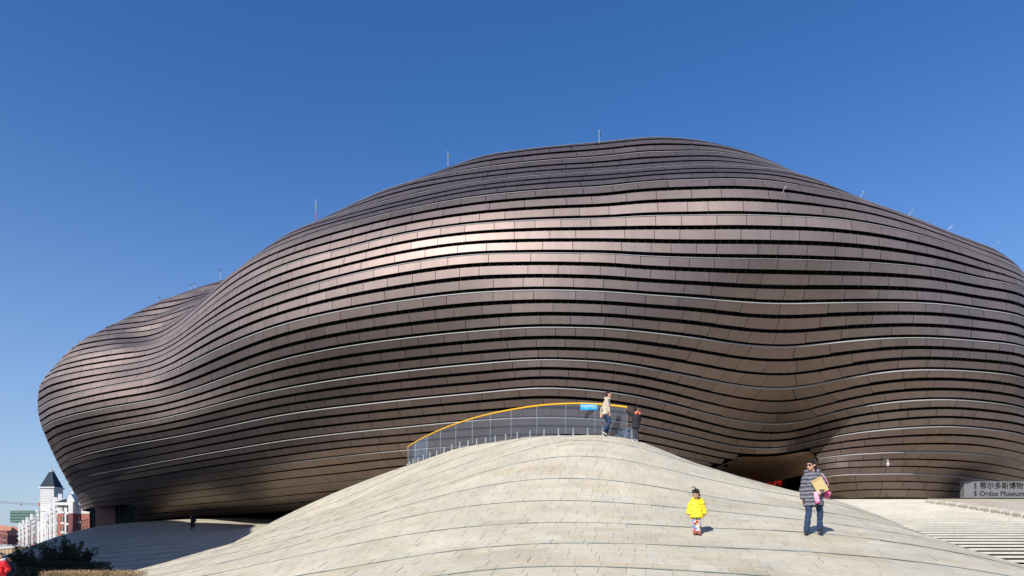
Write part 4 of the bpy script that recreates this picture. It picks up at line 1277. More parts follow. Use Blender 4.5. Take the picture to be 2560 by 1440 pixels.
JW = dict(head=(-.055, -.03, 1.475), neck=(-.005, .0, 1.325), chest=(.01, 0, 1.13), pelvis=(.005, .0, .86),
          sh_l=(-.15, .0, 1.225), el_l=(-.205, .03, .96), wr_l=(-.235, -.01, .745), sh_r=(.175, .0, 1.24), el_r=(.245, -.02, .99), wr_r=(.045, -.205, .885),
          hip_l=(-.085, 0, .83), kn_l=(-.115, -.05, .46), an_l=(-.155, -.02, .1), hip_r=(.09, 0, .83), kn_r=(.135, -.03, .48), an_r=(.15, .02, .125))
wm = person('woman in striped grey hooded coat and jeans standing on the pale mound', (wx, wy, wz), JW, M_coat, M_jeans, M_shoeblk, yaw_h=-1.05, pitch_h=.08, hs=1.0,
            hem=.60, voxel=.0105, torso=[(.215, .16), (.2, .15), (.19, .145), (.195, .135), (.085, .075)], sleeve_r=.068, leg_r=(.09, .064, .056),
            hands={'r': ((-.75, -.25, -.55), (.25, .35, -.9), 1, .7, .95), 'l': ((-.1, -.05, -1), (.9, -.3, 0), 1, .5, .62)}, hood=(M_coat, .115, (.02, .05, .0)), hair='crop',
            feet={'l': (-.45, -1, -.1), 'r': (-.2, -1, -.05)})
wr_ = wm.root
g_ = MB(); P = wm.P
for q in (-1, 1): ellipsoid(g_, P(q * .034, -.092, .003), (.028, .012, .021), -1.05, .08)
g_.tube([P(-.03, -.1, .01), P(.03, -.1, .01)], .004, 5); g_.tube([P(-.06, -.09, .012), P(-.078, 0, .012)], .004, 5); g_.tube([P(.06, -.09, .012), P(.078, 0, .012)], .004, 5)
g_.build('sunglasses', mat('dark_sunglasses', (.01, .01, .012), .1), wr_)
# fleece lining of the hood
f_ = MB(); c_ = wm.V['neck'] + Vector((.02, .03, .01))
f_.tube([c_ + Vector((.105 * cos(a_), .085 * sin(a_), .05 * sin(a_) + .02)) for a_ in np.linspace(-.3 * pi, 1.3 * pi, 14)], .03, 8)
f_.build('hood_lining', M_fleece, wr_)
# envelope, bottle, pink bag
M_kraft = mat('kraft_envelope', (.50, .38, .17), .7, noise=(8, .08))
ev = empty('envelope', (wx + .055, wy - .185, wz + 1.03)); tag(ev, 'large tan paper envelope held under the woman\'s arm', 'envelope')
ev.rotation_euler = (radians(-6), radians(-28), radians(4))
MB().box((0, 0, 0), (.25, .014, .33)).build('pouch', M_kraft, ev)
MB().add([(-.124, -.009, .163), (.124, -.009, .163), (.108, -.011, .118), (-.108, -.011, .118)], [(0, 1, 2, 3)]).build('flap', mat('kraft_flap', (.40, .29, .12), .7), ev)
M_pink1 = mat('pale_pink_plastic', (.78, .36, .50), .4, noise=(25, .15)); M_pink2 = mat('hot_pink_cloth', (.72, .07, .22), .6)
bt = empty('bottle', (wx - .005, wy - .235, wz + .66)); tag(bt, 'pale pink flask hanging from the woman\'s hand', 'bottle')
bt.rotation_euler = (0, radians(-12), 0)
MB().lathe([(0, 0), (.045, 0), (.05, .012), (.05, .165), (.046, .172)], (0, 0, 0), 14).build('body', M_pink1, bt)
MB().lathe([(.046, .172), (.046, .225), (.035, .238), (0, .238)], (0, 0, 0), 14).build('cap', M_pink1, bt)
MB().lathe([(.051, .0), (.051, .03)], (0, 0, 0), 14).build('base_ring', M_pink2, bt)
for k in range(5):
    a_ = -pi / 2 + (k - 2) * .5
    e = MB(); ellipsoid(e, (.049 * cos(a_), .049 * sin(a_), .05 + .024 * ((k * 2) % 5)), (.012, .006, .012), 0, 0, 8, 6); e.build('printed_dot', M_pink2, bt)
bg_ = empty('shoulder_bag', (wx + .285, wy + .01, wz + .86)); tag(bg_, 'round hot pink bag with pale strap on the woman\'s shoulder', 'bag')
e = MB(); ellipsoid(e, (0, 0, 0), (.085, .06, .095)); e.build('pouch', M_pink2, bg_)
for k in range(9):
    a_ = k * 2.4; r_ = .02 + .007 * k
    e = MB(); ellipsoid(e, (r_ * cos(a_), -.052 + r_ * .28, r_ * sin(a_)), (.016, .008, .012), 0, 0, 8, 6); e.build('white_spot', M_wtext, bg_)
sv_ = Vector((.285, .01, .86))
sp = [(.06, 0, .06), (-.02, -.14, .2), (-.09, -.14, .33), (-.125, -.06, .435), (-.125, .04, .42), (-.06, .13, .25), (.03, .06, .08)]
sp[0] = (-.04, -.03, .07)
MB().tube(sp, [(.006, .016)] * len(sp), 6).build('strap', M_pink1, bg_)

# child in yellow
M_yel = bpy.data.materials.new('yellow_quilted_jacket'); M_yel.use_nodes = True
N, L = nodes_of(M_yel); b_ = N['Principled BSDF']; b_.inputs['Roughness'].default_value = .55; b_.inputs['Base Color'].default_value = (.85, .62, .02, 1)
tc = N.new('ShaderNodeTexCoord'); wv = N.new('ShaderNodeTexWave'); wv.bands_direction = 'Z'; wv.inputs['Scale'].default_value = 4.6; wv.inputs['Distortion'].default_value = 2.0
wv.inputs['Detail'].default_value = 2; L.new(tc.outputs['Object'], wv.inputs['Vector'])
bp_ = N.new('ShaderNodeBump'); bp_.inputs['Strength'].default_value = .8; bp_.inputs['Distance'].default_value = .012; L.new(wv.outputs[1], bp_.inputs['Height']); L.new(bp_.outputs[0], b_.inputs['Normal'])
M_legging = bpy.data.materials.new('patterned_leggings'); M_legging.use_nodes = True
N, L = nodes_of(M_legging); b_ = N['Principled BSDF']; b_.inputs['Roughness'].default_value = .85
tc = N.new('ShaderNodeTexCoord'); vo = N.new('ShaderNodeTexVoronoi'); vo.inputs['Scale'].default_value = 30; L.new(tc.outputs['Object'], vo.inputs['Vector'])
cr = N.new('ShaderNodeValToRGB'); cr.color_ramp.interpolation = 'CONSTANT'
els = cr.color_ramp.elements; els[0].position = 0; els[0].color = (.45, .46, .5, 1); els[1].position = .25; els[1].color = (.05, .22, .45, 1)
for p_, c_ in ((.4, (.02, .02, .03)), (.52, (.55, .04, .05)), (.66, (.5, .47, .45)), (.8, (.3, .12, .08)), (.9, (.5, .36, .08))):
    e_ = els.new(p_); e_.color = (*c_, 1)
sp_ = N.new('ShaderNodeSeparateColor'); L.new(vo.outputs['Color'], sp_.inputs[0]); L.new(sp_.outputs[0], cr.inputs[0]); L.new(cr.outputs[0], b_.inputs['Base Color'])
M_pinkshoe = mat('red_brown_shoe', (.32, .07, .06), .6)
kx, ky = px(1741, 0, 14.5).x, 14.5
kz = gz(kx, ky)
JC = dict(head=(-.02, -.04, .855), neck=(.0, -.005, .715), chest=(.005, 0, .60), pelvis=(.005, 0, .43),
          sh_l=(-.095, 0, .655), el_l=(-.145, -.01, .53), wr_l=(-.175, -.02, .415), sh_r=(.105, 0, .655), el_r=(.15, 0, .53), wr_r=(.165, -.02, .405),
          hip_l=(-.045, 0, .40), kn_l=(-.045, -.02, .24), an_l=(-.03, .01, .085), hip_r=(.045, 0, .40), kn_r=(.04, -.03, .23), an_r=(.035, -.05, .075))
ch = person('small child in a bright yellow quilted jacket and patterned leggings', (kx, ky, kz), JC, M_yel, M_legging, M_pinkshoe, yaw_h=-.55, pitch_h=.38, hs=.86, bulk=.72,
            hem=.345, voxel=.009, torso=[(.205, .17), (.2, .165), (.195, .16), (.185, .15), (.1, .09)], sleeve_r=.062, leg_r=(.06, .05, .045),
            hands={'l': ((-.2, -.1, -1), (1, -.2, 0), 1, .6, .42), 'r': ((.05, -.15, -1), (-1, -.2, 0), -1, .6, .42)}, hood=(M_yel, .085, (.02, .035, .015)), hair='girl',
            feet={'l': (-.25, -1, 0), 'r': (-.15, -1, 0)})
e = MB(); P = ch.P; e.tube([P(.045, -.06, .10), P(.06, -.04, .075)], .011, 6); e.build('hair_clip', mat('yellow_clip', (.8, .6, .15), .4), ch.root)
e = MB(); e.box((.165 + .035, -.02, .5), (.012, .03, .045)); e.build('sleeve_badge', M_black, ch.root)

# man in beige, walking right along the crest
M_beige = cloth('beige_jacket', (.46, .385, .29))
mx_, my_ = px(1515, 0, 26.2).x, 26.2
mz_ = gz(mx_, my_)
JM = dict(head=(.10, -.02, 1.60), neck=(.06, .01, 1.44), chest=(.02, .0, 1.24), pelvis=(-.03, 0, .93),
          sh_l=(-.0, -.17, 1.34), el_l=(.05, -.24, 1.06), wr_l=(.10, -.22, .84), sh_r=(.03, .17, 1.34), el_r=(-.12, .22, 1.08), wr_r=(-.16, .16, .86),
          hip_l=(-.03, -.085, .9), kn_l=(.14, -.09, .52), an_l=(-.10, -.08, .2), hip_r=(-.03, .085, .9), kn_r=(.10, .09, .5), an_r=(.02, .09, .09))
mn = person('man in a beige jacket and jeans walking along the glass balustrade', (mx_, my_, mz_ + .005), JM, M_beige, M_jeans, mat('brown_sneaker', (.07, .045, .04), .6), yaw_h=1.3, pitch_h=.05,
            hem=.80, voxel=.014, torso=[(.145, .21), (.14, .2), (.14, .2), (.14, .2), (.075, .08)], sleeve_r=.064, leg_r=(.1, .072, .06),
            hands={'l': ((.2, .2, -1), (0, 1, .2), 1, .6, 1.0), 'r': ((-.2, -.2, -1), (0, -1, .2), -1, .6, 1.0)}, feet={'l': (.8, -.1, -.55), 'r': (1, -.1, 0)}, sole_mat=M_white, hood=(M_beige, .085, (-.01, .0, .015)))
g_ = MB(); P = mn.P
for q in (-1, 1): g_.tube([P(q * .034 + .02 * cos(a_), -.095, .004 + .016 * sin(a_)) for a_ in np.linspace(0, 2 * pi, 9)], .003, 4)
g_.build('spectacles', M_black, mn.root)

# boy in black leaning on the rail, seen from behind
M_blk = cloth('black_jacket', (.012, .012, .014)); M_navy = cloth('dark_trousers', (.03, .033, .045)); M_orange = cloth('orange_hood', (.75, .12, .06))
bx, by = px(1590, 0, 26.0).x, 26.0
bz = gz(bx, by)
JB = dict(head=(.03, .05, 1.25), neck=(.02, .03, 1.085), chest=(.0, .01, .92), pelvis=(.0, 0, .66),
          sh_l=(-.14, .02, 1.03), el_l=(-.255, .12, 1.12), wr_l=(-.33, .3, 1.25), sh_r=(.14, .02, 1.02), el_r=(.16, .12, .83), wr_r=(.06, .2, .78),
          hip_l=(-.07, 0, .64), kn_l=(-.05, .02, .36), an_l=(-.03, -.02, .085), hip_r=(.065, 0, .64), kn_r=(.04, .03, .37), an_r=(.045, .04, .085))
bo = person('boy in a black jacket with orange hood leaning on the balustrade end', (bx, by, bz), JB, M_blk, M_navy, mat('grey_sneaker', (.4, .38, .36), .6), yaw_h=2.1, pitch_h=0, hs=.95, bulk=.85,
            hem=.50, voxel=.013, torso=[(.185, .14), (.18, .14), (.175, .14), (.175, .13), (.085, .075)], sleeve_r=.058, leg_r=(.075, .06, .055),
            hands={'l': ((-.5, .8, .1), (0, .2, -1), 1, .8, .9), 'r': ((-.4, .8, 0), (0, .2, -1), 1, .8, .9)}, feet={'l': (-.5, -.5, 0), 'r': (.2, 1, 0)}, sole_mat=M_white, hood=(M_orange, .08, (.045, -.05, -.015)))
# child beyond the crest, only the head shows
M_pinkj = cloth('pink_jacket', (.7, .06, .12)); M_navycap = cloth('navy_cap', (.02, .025, .06))
qx, qy = px(1265, 0, 33.5).x, 33.5
qz = gz(qx, qy)
sc = (HZP - 1090) / FPX * 33.5 - qz
JQ = {k: tuple(np.array(v) * (sc / 1.0)) for k, v in JC.items()}
pc_ = person('child in pink jacket and navy cap behind the crest, only the head showing', (qx, qy, qz), JQ, M_pinkj, M_navy, M_shoeblk, yaw_h=.6, hs=.86 * sc, bulk=.72 * sc, hem=.345 * sc, voxel=.018,
             torso=[(.205, .17), (.2, .165), (.195, .16), (.185, .15), (.1, .09)], sleeve_r=.062 * sc, leg_r=(.06 * sc, .05 * sc, .045 * sc), hair_mat=M_navycap)
# walker in the shaded hollow with a child behind
fx, fy = px(481, 0, 75.5).x, 75.5
fz = gz(fx, fy)
JS = dict(JM); JS['head'] = (-.14, 0, 1.56); JS['neck'] = (-.08, .01, 1.42); JS['chest'] = (-.03, 0, 1.2); JS['pelvis'] = (.02, 0, .93)
JS['kn_l'] = (-.06, -.09, .5); JS['an_l'] = (-.1, -.08, .09); JS['kn_r'] = (.06, .09, .5); JS['an_r'] = (.16, .09, .12); JS['el_l'] = (.12, -.22, 1.08); JS['wr_l'] = (.3, -.2, .92); JS['wr_r'] = (-.1, .2, .86)
wk = person('person in a long black coat walking left across the shaded mound', (fx, fy, fz), JS, M_blk, M_navy, mat('white_sneaker', (.6, .6, .6), .6), yaw_h=-1.4, hem=.42, voxel=.022,
            torso=[(.24, .26), (.2, .22), (.18, .2), (.16, .2), (.08, .08)], sleeve_r=.075, leg_r=(.1, .075, .065), feet={'l': (-1, 0, 0), 'r': (-1, 0, 0)})
b2 = MB(); ellipsoid(b2, (.26, .0, 1.12), (.14, .17, .24)); ellipsoid(b2, (.2, 0, 1.3), (.12, .14, .14)); fuse(b2, 'backpack', M_blk, wk.root, .025, 2)
# figure standing dark at the foot of the shaded mound
fx, fy = px(216, 0, 54.0).x, 54.0
JN = dict(JM); 
for k_ in list(JN): JN[k_] = (JN[k_][0] * .4, JN[k_][1], JN[k_][2])
JN['sh_l'] = (-.18, 0, 1.34); JN['el_l'] = (-.26, 0, 1.08); JN['wr_l'] = (-.24, -.1, .86); JN['sh_r'] = (.18, 0, 1.34); JN['el_r'] = (.28, 0, 1.08); JN['wr_r'] = (.24, -.1, .9)
JN['hip_l'] = (-.09, 0, .9); JN['kn_l'] = (-.1, 0, .5); JN['an_l'] = (-.1, 0, .09); JN['hip_r'] = (.09, 0, .9); JN['kn_r'] = (.1, 0, .5); JN['an_r'] = (.11, 0, .09)
person('person in a dark red jacket standing in shade beside the dark shrubs', (fx, fy, max(GZ, gz(fx, fy))), JN, cloth('dark_red_jacket', (.09, .018, .016)), M_navy, M_shoeblk, yaw_h=-.4, hem=.72, voxel=.02, sleeve_r=.075)
# pair cut by the left edge
M_red = cloth('bright_red_coat', (.62, .012, .02)); M_whitescarf = cloth('white_scarf', (.7, .7, .68))
fx, fy = px(-2, 0, 24.5).x, 24.5
JR = dict(JN); JR['wr_r'] = (.3, -.1, 1.05); JR['el_r'] = (.3, .05, 1.12)
rd = person('person in a bright red coat with white scarf at the left edge', (fx, fy, GZ), JR, M_red, M_red, M_shoeblk, yaw_h=.9, hem=.45, voxel=.016, torso=[(.27, .22), (.23, .19), (.2, .17), (.19, .15), (.09, .08)], sleeve_r=.08, hood=(M_whitescarf, .1, (.02, .0, .03)))
fx, fy = px(22, 0, 27.5).x, 27.5
person('person in dark clothes standing just right of the red coat', (fx, fy, GZ - .08), JN, M_navy, M_navy, M_shoeblk, yaw_h=-.9, hem=.6, voxel=.02, sleeve_r=.065)

# ---------------------------------------------------------------- town behind, on the left
M_wwall = mat('white_render', (0.56, 0.55, 0.52), 0.8, noise=(.4, .08))
M_brick = mat('red_brick', (0.30, 0.105, 0.075), 0.85, noise=(1.5, .15))
M_slate = mat('blue_slate', (0.022, 0.032, 0.05), 0.7, noise=(.8, .25), spec=.15)
M_win = mat('window_glass', (0.03, 0.035, 0.04), 0.12, spec=0.6)
M_ochre = mat('ochre_render', (0.52, 0.33, 0.15), 0.8, noise=(.6, .12))
M_net = mat('green_net', (0.03, 0.11, 0.075), 0.9, noise=(.5, .2))
M_redwall = mat('dark_red_wall', (0.17, 0.055, 0.05), 0.85, noise=(.5, .15))
M_litbrick = mat('sunlit_brick', (0.40, 0.17, 0.115), 0.85, noise=(.5, .12))  # sunlit tone of the gable tops, painted in as a lighter brick
M_concrete = mat('grey_concrete', (0.32, 0.32, 0.33), 0.8)
def facade(root, p0, p1, base, storeys, sh, bays, win_w, win_h, wall_names=None, out=0.05, mat_w=None, zoff=.9):
    """windows on the wall from p0 to p1 (plan), each its own part with frame"""
    p0, p1 = Vector((*p0, 0)), Vector((*p1, 0)); d = (p1 - p0); Ln = d.length; d.normalize(); nv = Vector((d.y, -d.x, 0))
    ang = math.atan2(d.y, d.x)
    for s_ in range(storeys):
        for k in range(bays):
            c = p0 + d * (Ln * (k + .5) / bays) + nv * out
            z = base + s_ * sh + zoff + win_h / 2
            w = MB().box((c.x, c.y, z), (win_w, .12, win_h), ang).build('window', M_win, root)
            f = MB()
            for dx, ww, dz, hh_ in ((0, win_w + .2, win_h / 2 + .05, .12), (0, win_w + .3, -win_h / 2 - .07, .16), (0, .1, 0, win_h)):
                cc_ = c + nv * .05
                f.box((cc_.x, cc_.y, z + dz), (ww, .16, hh_), ang)
            f.build('frame', mat_w or M_wwall, w)
def gable(mb, c, d, nv, w, z0, h, depth):
    """pointed gable standing on a bay"""
    pts = [c - d * w / 2, c + d * w / 2]
    a, b = pts; t = c
    vs_ = [(a.x, a.y, z0), (b.x, b.y, z0), (b.x, b.y, z0 + h * .3), (t.x, t.y, z0 + h), (a.x, a.y, z0 + h * .3)]
    vs_ += [(x - nv.x * depth, y - nv.y * depth, z) for x, y, z in vs_]
    mb.add(vs_, [(0, 1, 2, 3, 4), (9, 8, 7, 6, 5), (0, 5, 6, 1), (1, 6, 7, 2), (2, 7, 8, 3), (3, 8, 9, 4), (4, 9, 5, 0)])
def terrace(label, s0, s1, bays, top=15.2, P0=Vector((-131, 200, 0)), D=Vector((-165, 209, 0)).normalized()):
    nv = Vector((D.y, -D.x, 0))
    if nv.y > 0: nv = -nv
    nv = Vector((-abs(D.y), -abs(D.x), 0))                  # faces the street (left and towards the camera)
    a, b = P0 + D * s0, P0 + D * s1
    root = empty('apartment_block', ((a.x + b.x) / 2, (a.y + b.y) / 2, GZ)); tag(root, label, 'apartment block', 'white apartment blocks along the street')
    Mi = Matrix.Translation(-root.location)
    def on(o): o.parent = root; o.matrix_parent_inverse = Mi; return o
    inn = -nv * 13
    poly = [(a.x, a.y), (b.x, b.y), (b.x + inn.x, b.y + inn.y), (a.x + inn.x, a.y + inn.y)]
    on(MB().prism(poly, GZ, top).build('wall', M_wwall))
    # roof
    e = nv * .35; r = -nv * 6.5
    mb = MB()
    A, B = a + e, b + e; C_, D_ = a + r, b + r; E, F = a + inn, b + inn
    mb.add([(A.x, A.y, top), (B.x, B.y, top), (D_.x, D_.y, top + 3.6), (C_.x, C_.y, top + 3.6), (E.x, E.y, top), (F.x, F.y, top)], [(0, 1, 2, 3), (3, 2, 5, 4), (0, 3, 4), (1, 5, 2)])
    on(mb.build('roof', M_slate))
    on(MB().prism([(A.x, A.y), (B.x, B.y), (b.x, b.y), (a.x, a.y)], top - .8, top - .02).build('cornice', M_wwall))
    Ln = s1 - s0
    ang = math.atan2(D.y, D.x)
    for k in range(bays):
        c = a + D * (Ln * (k + .5) / bays)
        bw = Ln / bays * .30
        pc = c + nv * .22
        py = on(MB().box((pc.x, pc.y, (GZ + top) / 2), (bw, .44, top - GZ), ang).build('bay', M_wwall))
        mb = MB(); gable(mb, c + nv * .5, D, nv, bw + 3.0, top - .4, 4.4, .9); o = mb.build('gable', M_wwall, py)
        for s_ in range(5):
            z = GZ + 4.2 + s_ * 2.75
            q = c + D * (Ln / bays * .5) + nv * .06
            w = on(MB().box((q.x, q.y, z + .9), (Ln / bays * .5, .14, 1.75), ang).build('window', M_win))
            q2 = q + nv * .1
            MB().box((q2.x, q2.y, z - .35), (Ln / bays * .54, .2, .5), ang).build('sill', M_brick if s_ in (1, 2) else M_wwall, w)
    # shop front strip
    sp_ = (a + b) / 2 + nv * .5
    on(MB().box((sp_.x, sp_.y, GZ + 3.5), (Ln, .9, .7), ang).build('canopy', M_wwall))
    return root
terrace('white gabled apartment block nearest the tower, three tall bays', 6, 52, 3)
terrace('low white link block between the two gabled apartment rows', 54, 92, 2, top=11.6)
terrace('long white apartment row with five pointed gables farther down the street', 94, 262, 5, top=15.4)
# corner block that shows its windows to the camera
d0 = 196.0
cb = empty('apartment_block', (px(190, 0, d0).x, d0, GZ)); tag(cb, 'corner apartment block, white above red brick, beside the museum\'s left end', 'apartment block', 'white apartment blocks along the street')
CI = Matrix.Translation(-cb.location)
def oncb(o): o.parent = cb; o.matrix_parent_inverse = CI; return o
xl, xr_ = px(143, 0, d0).x, px(245, 0, d0).x
topz = px(0, 1262, d0).z; midz = px(0, 1284, d0).z
oncb(MB().box(((xl + xr_) / 2, d0 + 6.5, (topz + midz) / 2), (xr_ - xl, 13, topz - midz)).build('upper_wall', M_wwall))
oncb(MB().box(((xl + xr_) / 2, d0 + 6.52, (midz + GZ) / 2), (xr_ - xl - .05, 12.96, midz - GZ)).build('lower_wall', M_brick))
oncb(MB().box(((xl + xr_) / 2, d0 + 5.4, topz + .25), (xr_ - xl + 1.4, 12.4, .8)).build('cornice', M_wwall))
mb = MB(); zt = topz + .66
mb.add([(xl - .6, d0 - .7, zt), (xr_ + .6, d0 - .7, zt), (xr_ + .6, d0 + 6.5, zt + 2.9), (xl + 3, d0 + 6.5, zt + 2.9), (xl - .6, d0 + 13, zt), (xr_ + .6, d0 + 13, zt)], [(0, 1, 2, 3), (3, 2, 5, 4), (0, 3, 4)])
oncb(mb.build('roof', M_slate))
for cx_ in (163, 178): c = px(cx_, 0, d0); oncb(MB().box((c.x, d0 + 3.5, zt + 2.3), (.7, .7, 2.2)).build('chimney', M_wwall))
for (xa, xb, ya, yb) in ((154.5, 159.5, 1264.5, 1278), (168, 178, 1264, 1280), (154, 160, 1291, 1305), (168, 178, 1290.5, 1307), (197, 201, 1290, 1302), (154, 160, 1317, 1328), (168, 178, 1317, 1332)):
    a, b = px(xa, ya, d0), px(xb, yb, d0)
    w = oncb(MB().box(((a.x + b.x) / 2, d0 - .03, (a.z + b.z) / 2), (b.x - a.x, .1, a.z - b.z)).build('window', M_win))
    MB().box(((a.x + b.x) / 2, d0 - .1, b.z - .35), (b.x - a.x + .35, .3, .6)).box(((a.x + b.x) / 2, d0 - .1, (a.z + b.z) / 2), (.12, .08, a.z - b.z)).build('sill', M_wwall, w)
for (xa, xb) in ((163, 167), (178.5, 182)):
    a, b = px(xa, 1284, d0), px(xb, 1340, d0)
    oncb(MB().box(((a.x + b.x) / 2, d0 - .15, (a.z + b.z) / 2), (b.x - a.x, .3, a.z - b.z)).build('pilaster', M_wwall))
a, b = px(182, 1262, d0), px(193, 1340, d0)
oncb(MB().box(((a.x + b.x) / 2, d0 - 1.0, (a.z + midz) / 2 + .5), (b.x - a.x, 2, a.z - midz + 1)).build('stair_tower', M_wwall))
oncb(MB().box(((a.x + b.x) / 2, d0 - 1.0, (midz + GZ) / 2), (b.x - a.x - .05, 1.96, midz - GZ)).build('stair_tower_base', M_redwall))
mb = MB(); gable(mb, Vector(((a.x + b.x) / 2, d0 - 2.05, 0)), Vector((1, 0, 0)), Vector((0, -1, 0)), b.x - a.x + .8, topz + .6, 2.4, 2.0); oncb(mb.build('gable', M_wwall))
# church-like tower
td = 262.0
tw = empty('tower', (px(129, 0, td).x, td, GZ)); tag(tw, 'square white tower with a steep dark slate roof and finial', 'tower')
hw = px(146, 0, td).x - px(129, 0, td).x
tz0, tz1 = px(0, 1221, td).z - GZ, px(0, 1181, td).z - GZ
MB().box((0, 0, tz0 / 2), (hw * 2, hw * 2, tz0)).build('shaft', M_wwall, tw)
for k in range(9): MB().box((0, -.05, tz0 - .9 - k * .62), (hw * 2 + .06, hw * 2, .12)).build('louvre', M_concrete, tw)
MB().box((0, 0, tz0 + .1), (hw * 2 + .9, hw * 2 + .9, .5)).build('cornice', M_wwall, tw)
r0, r1 = hw + .15, hw * .26
rf = MB().add([(-r0, -r0, tz0 + .35), (r0, -r0, tz0 + .35), (r0, r0, tz0 + .35), (-r0, r0, tz0 + .35), (-r1, -r1, tz1), (r1, -r1, tz1), (r1, r1, tz1), (-r1, r1, tz1)],
              [(0, 1, 5, 4), (1, 2, 6, 5), (2, 3, 7, 6), (3, 0, 4, 7), (4, 5, 6, 7)]).build('roof', M_slate, tw)
MB().box((0, 0, tz1 + .25), (r1 * 2.4, r1 * 2.4, .3)).lathe([(r1 * .8, tz1 + .4), (r1 * .5, tz1 + .9), (.16, tz1 + 1.2), (.1, tz1 + 2.6), (0, tz1 + 3.0)], (0, 0, 0), 8).build('finial', M_concrete, rf)
# building under green netting, crane
gd = 620.0
a, b = px(29, 1306, gd), px(118, 1277, gd)
gb = empty('netted_building', ((a.x + b.x) / 2, gd, GZ)); tag(gb, 'unfinished block wrapped in green netting behind the apartments', 'building')
MB().box((0, 10, (a.z + b.z) / 2 - GZ), (b.x - a.x, 24, b.z - a.z)).build('netting', M_net, gb)
for k in range(4): MB().box((0, -2.1, (a.z - GZ) + (b.z - a.z) * (k + .5) / 4), (b.x - a.x + .3, .3, .5)).build('scaffold_ledger', M_concrete, gb)
MB().box((2, 10, (a.z - GZ) / 2), (b.x - a.x - 8, 20, a.z - GZ)).build('concrete_core', M_concrete, gb)
cd = 700.0
cr0 = empty('tower_crane', (px(101, 0, cd).x, cd, GZ)); tag(cr0, 'distant tower crane with long thin jib above the netted block', 'crane')
mz = px(0, 1262, cd).z - GZ
M_crane = mat('crane_steel', (0.25, 0.22, 0.28), 0.6)
def lattice(p0, p1, w, n_):
    p0, p1 = Vector(p0), Vector(p1); mb = MB(); d = p1 - p0
    ax = Vector((0, 1, 0)); up = d.cross(ax).normalized()
    for s1 in (-1, 1): mb.tube([p0 + up * w * s1, p1 + up * w * s1], w * .22, 4, smooth=False)
    for k in range(n_): mb.tube([p0 + d * (k / n_) + up * w * (1 if k % 2 else -1), p0 + d * ((k + 1) / n_) - up * w * (1 if k % 2 else -1)], w * .15, 4, smooth=False)
    return mb
lattice((0, 0, 0), (0, 0, mz), .9, 24).build('mast', M_crane, cr0)
lattice((px(112, 0, cd).x - cr0.location.x, 0, mz), (px(-60, 0, cd).x - cr0.location.x, 0, px(0, 1252, cd).z - GZ), .8, 40).build('jib', M_crane, cr0)
MB().box((0, 0, mz + .5), (2.6, 2.6, 3)).build('cab', M_redpaint, cr0)
MB().box((px(52, 0, cd).x - cr0.location.x, 0, mz + .6), (1.6, 1, 3)).build('trolley', M_crane, cr0)
# dark red blocks at the far left
def red_block(xa, xb, ye, yr, d, label):
    a, b = px(xa, ye, d), px(xb, ye, d); r = px(0, yr, d).z
    root = empty('brick_building', ((a.x + b.x) / 2, d, GZ)); tag(root, label, 'building', 'red brick buildings at the far left')
    w = b.x - a.x; h = a.z - GZ
    MB().box((0, 8, h / 2), (w, 16, h)).build('wall', M_redwall, root)
    MB().add([(-w / 2 - .3, -.3, h), (w / 2 + .3, -.3, h - 3), (w / 2 + .3, 16, h - 3), (-w / 2 - .3, 16, h), (-w / 2 - .3, 4, r - GZ), (w / 2 + .3, 4, r - GZ - 2)], [(0, 1, 5, 4), (4, 5, 2, 3), (0, 4, 3), (1, 2, 5)]).build('roof', M_litbrick, root)
    for s_ in range(6):
        for k in range(3):
            wz_ = h - 5 - s_ * 3.0
            if wz_ > 2:
                o = MB().box((-w / 2 + w * (k + .5) / 3, -.04, wz_), (w * .13, .1, 1.5)).build('window', M_win if k != 1 else M_concrete, root)
                MB().box((-w / 2 + w * (k + .5) / 3, -.1, wz_ - .95), (w * .16, .2, .3)).build('sill', M_wwall, o)
red_block(-22, 18, 1326, 1309, 430, 'dark red brick building at the very left edge')
red_block(18, 40, 1328, 1313, 445, 'dark red brick building second from the left edge')
red_block(39, 66, 1332, 1312, 470, 'red brick building with sunlit orange gable behind the white apartment row')
dm = empty('domed_hall', (px(8, 0, 380).x, 380, GZ)); tag(dm, 'grey barrel-roofed hall low at the left edge', 'building')
prof = [(cos(t) * 4.6, 5 + sin(t) * 3) for t in np.linspace(0, pi, 9)]
vs_ = [(x, 0, z) for x, z in prof] + [(-4.6, 0, 0), (4.6, 0, 0)]
n_ = len(vs_); MB().add(vs_ + [(x, 12, z) for x, y, z in vs_], [tuple(range(n_))[::-1], tuple(range(n_, 2 * n_))] + [(i, (i + 1) % n_, (i + 1) % n_ + n_, i + n_) for i in range(n_)]).build('shell', M_concrete, dm)
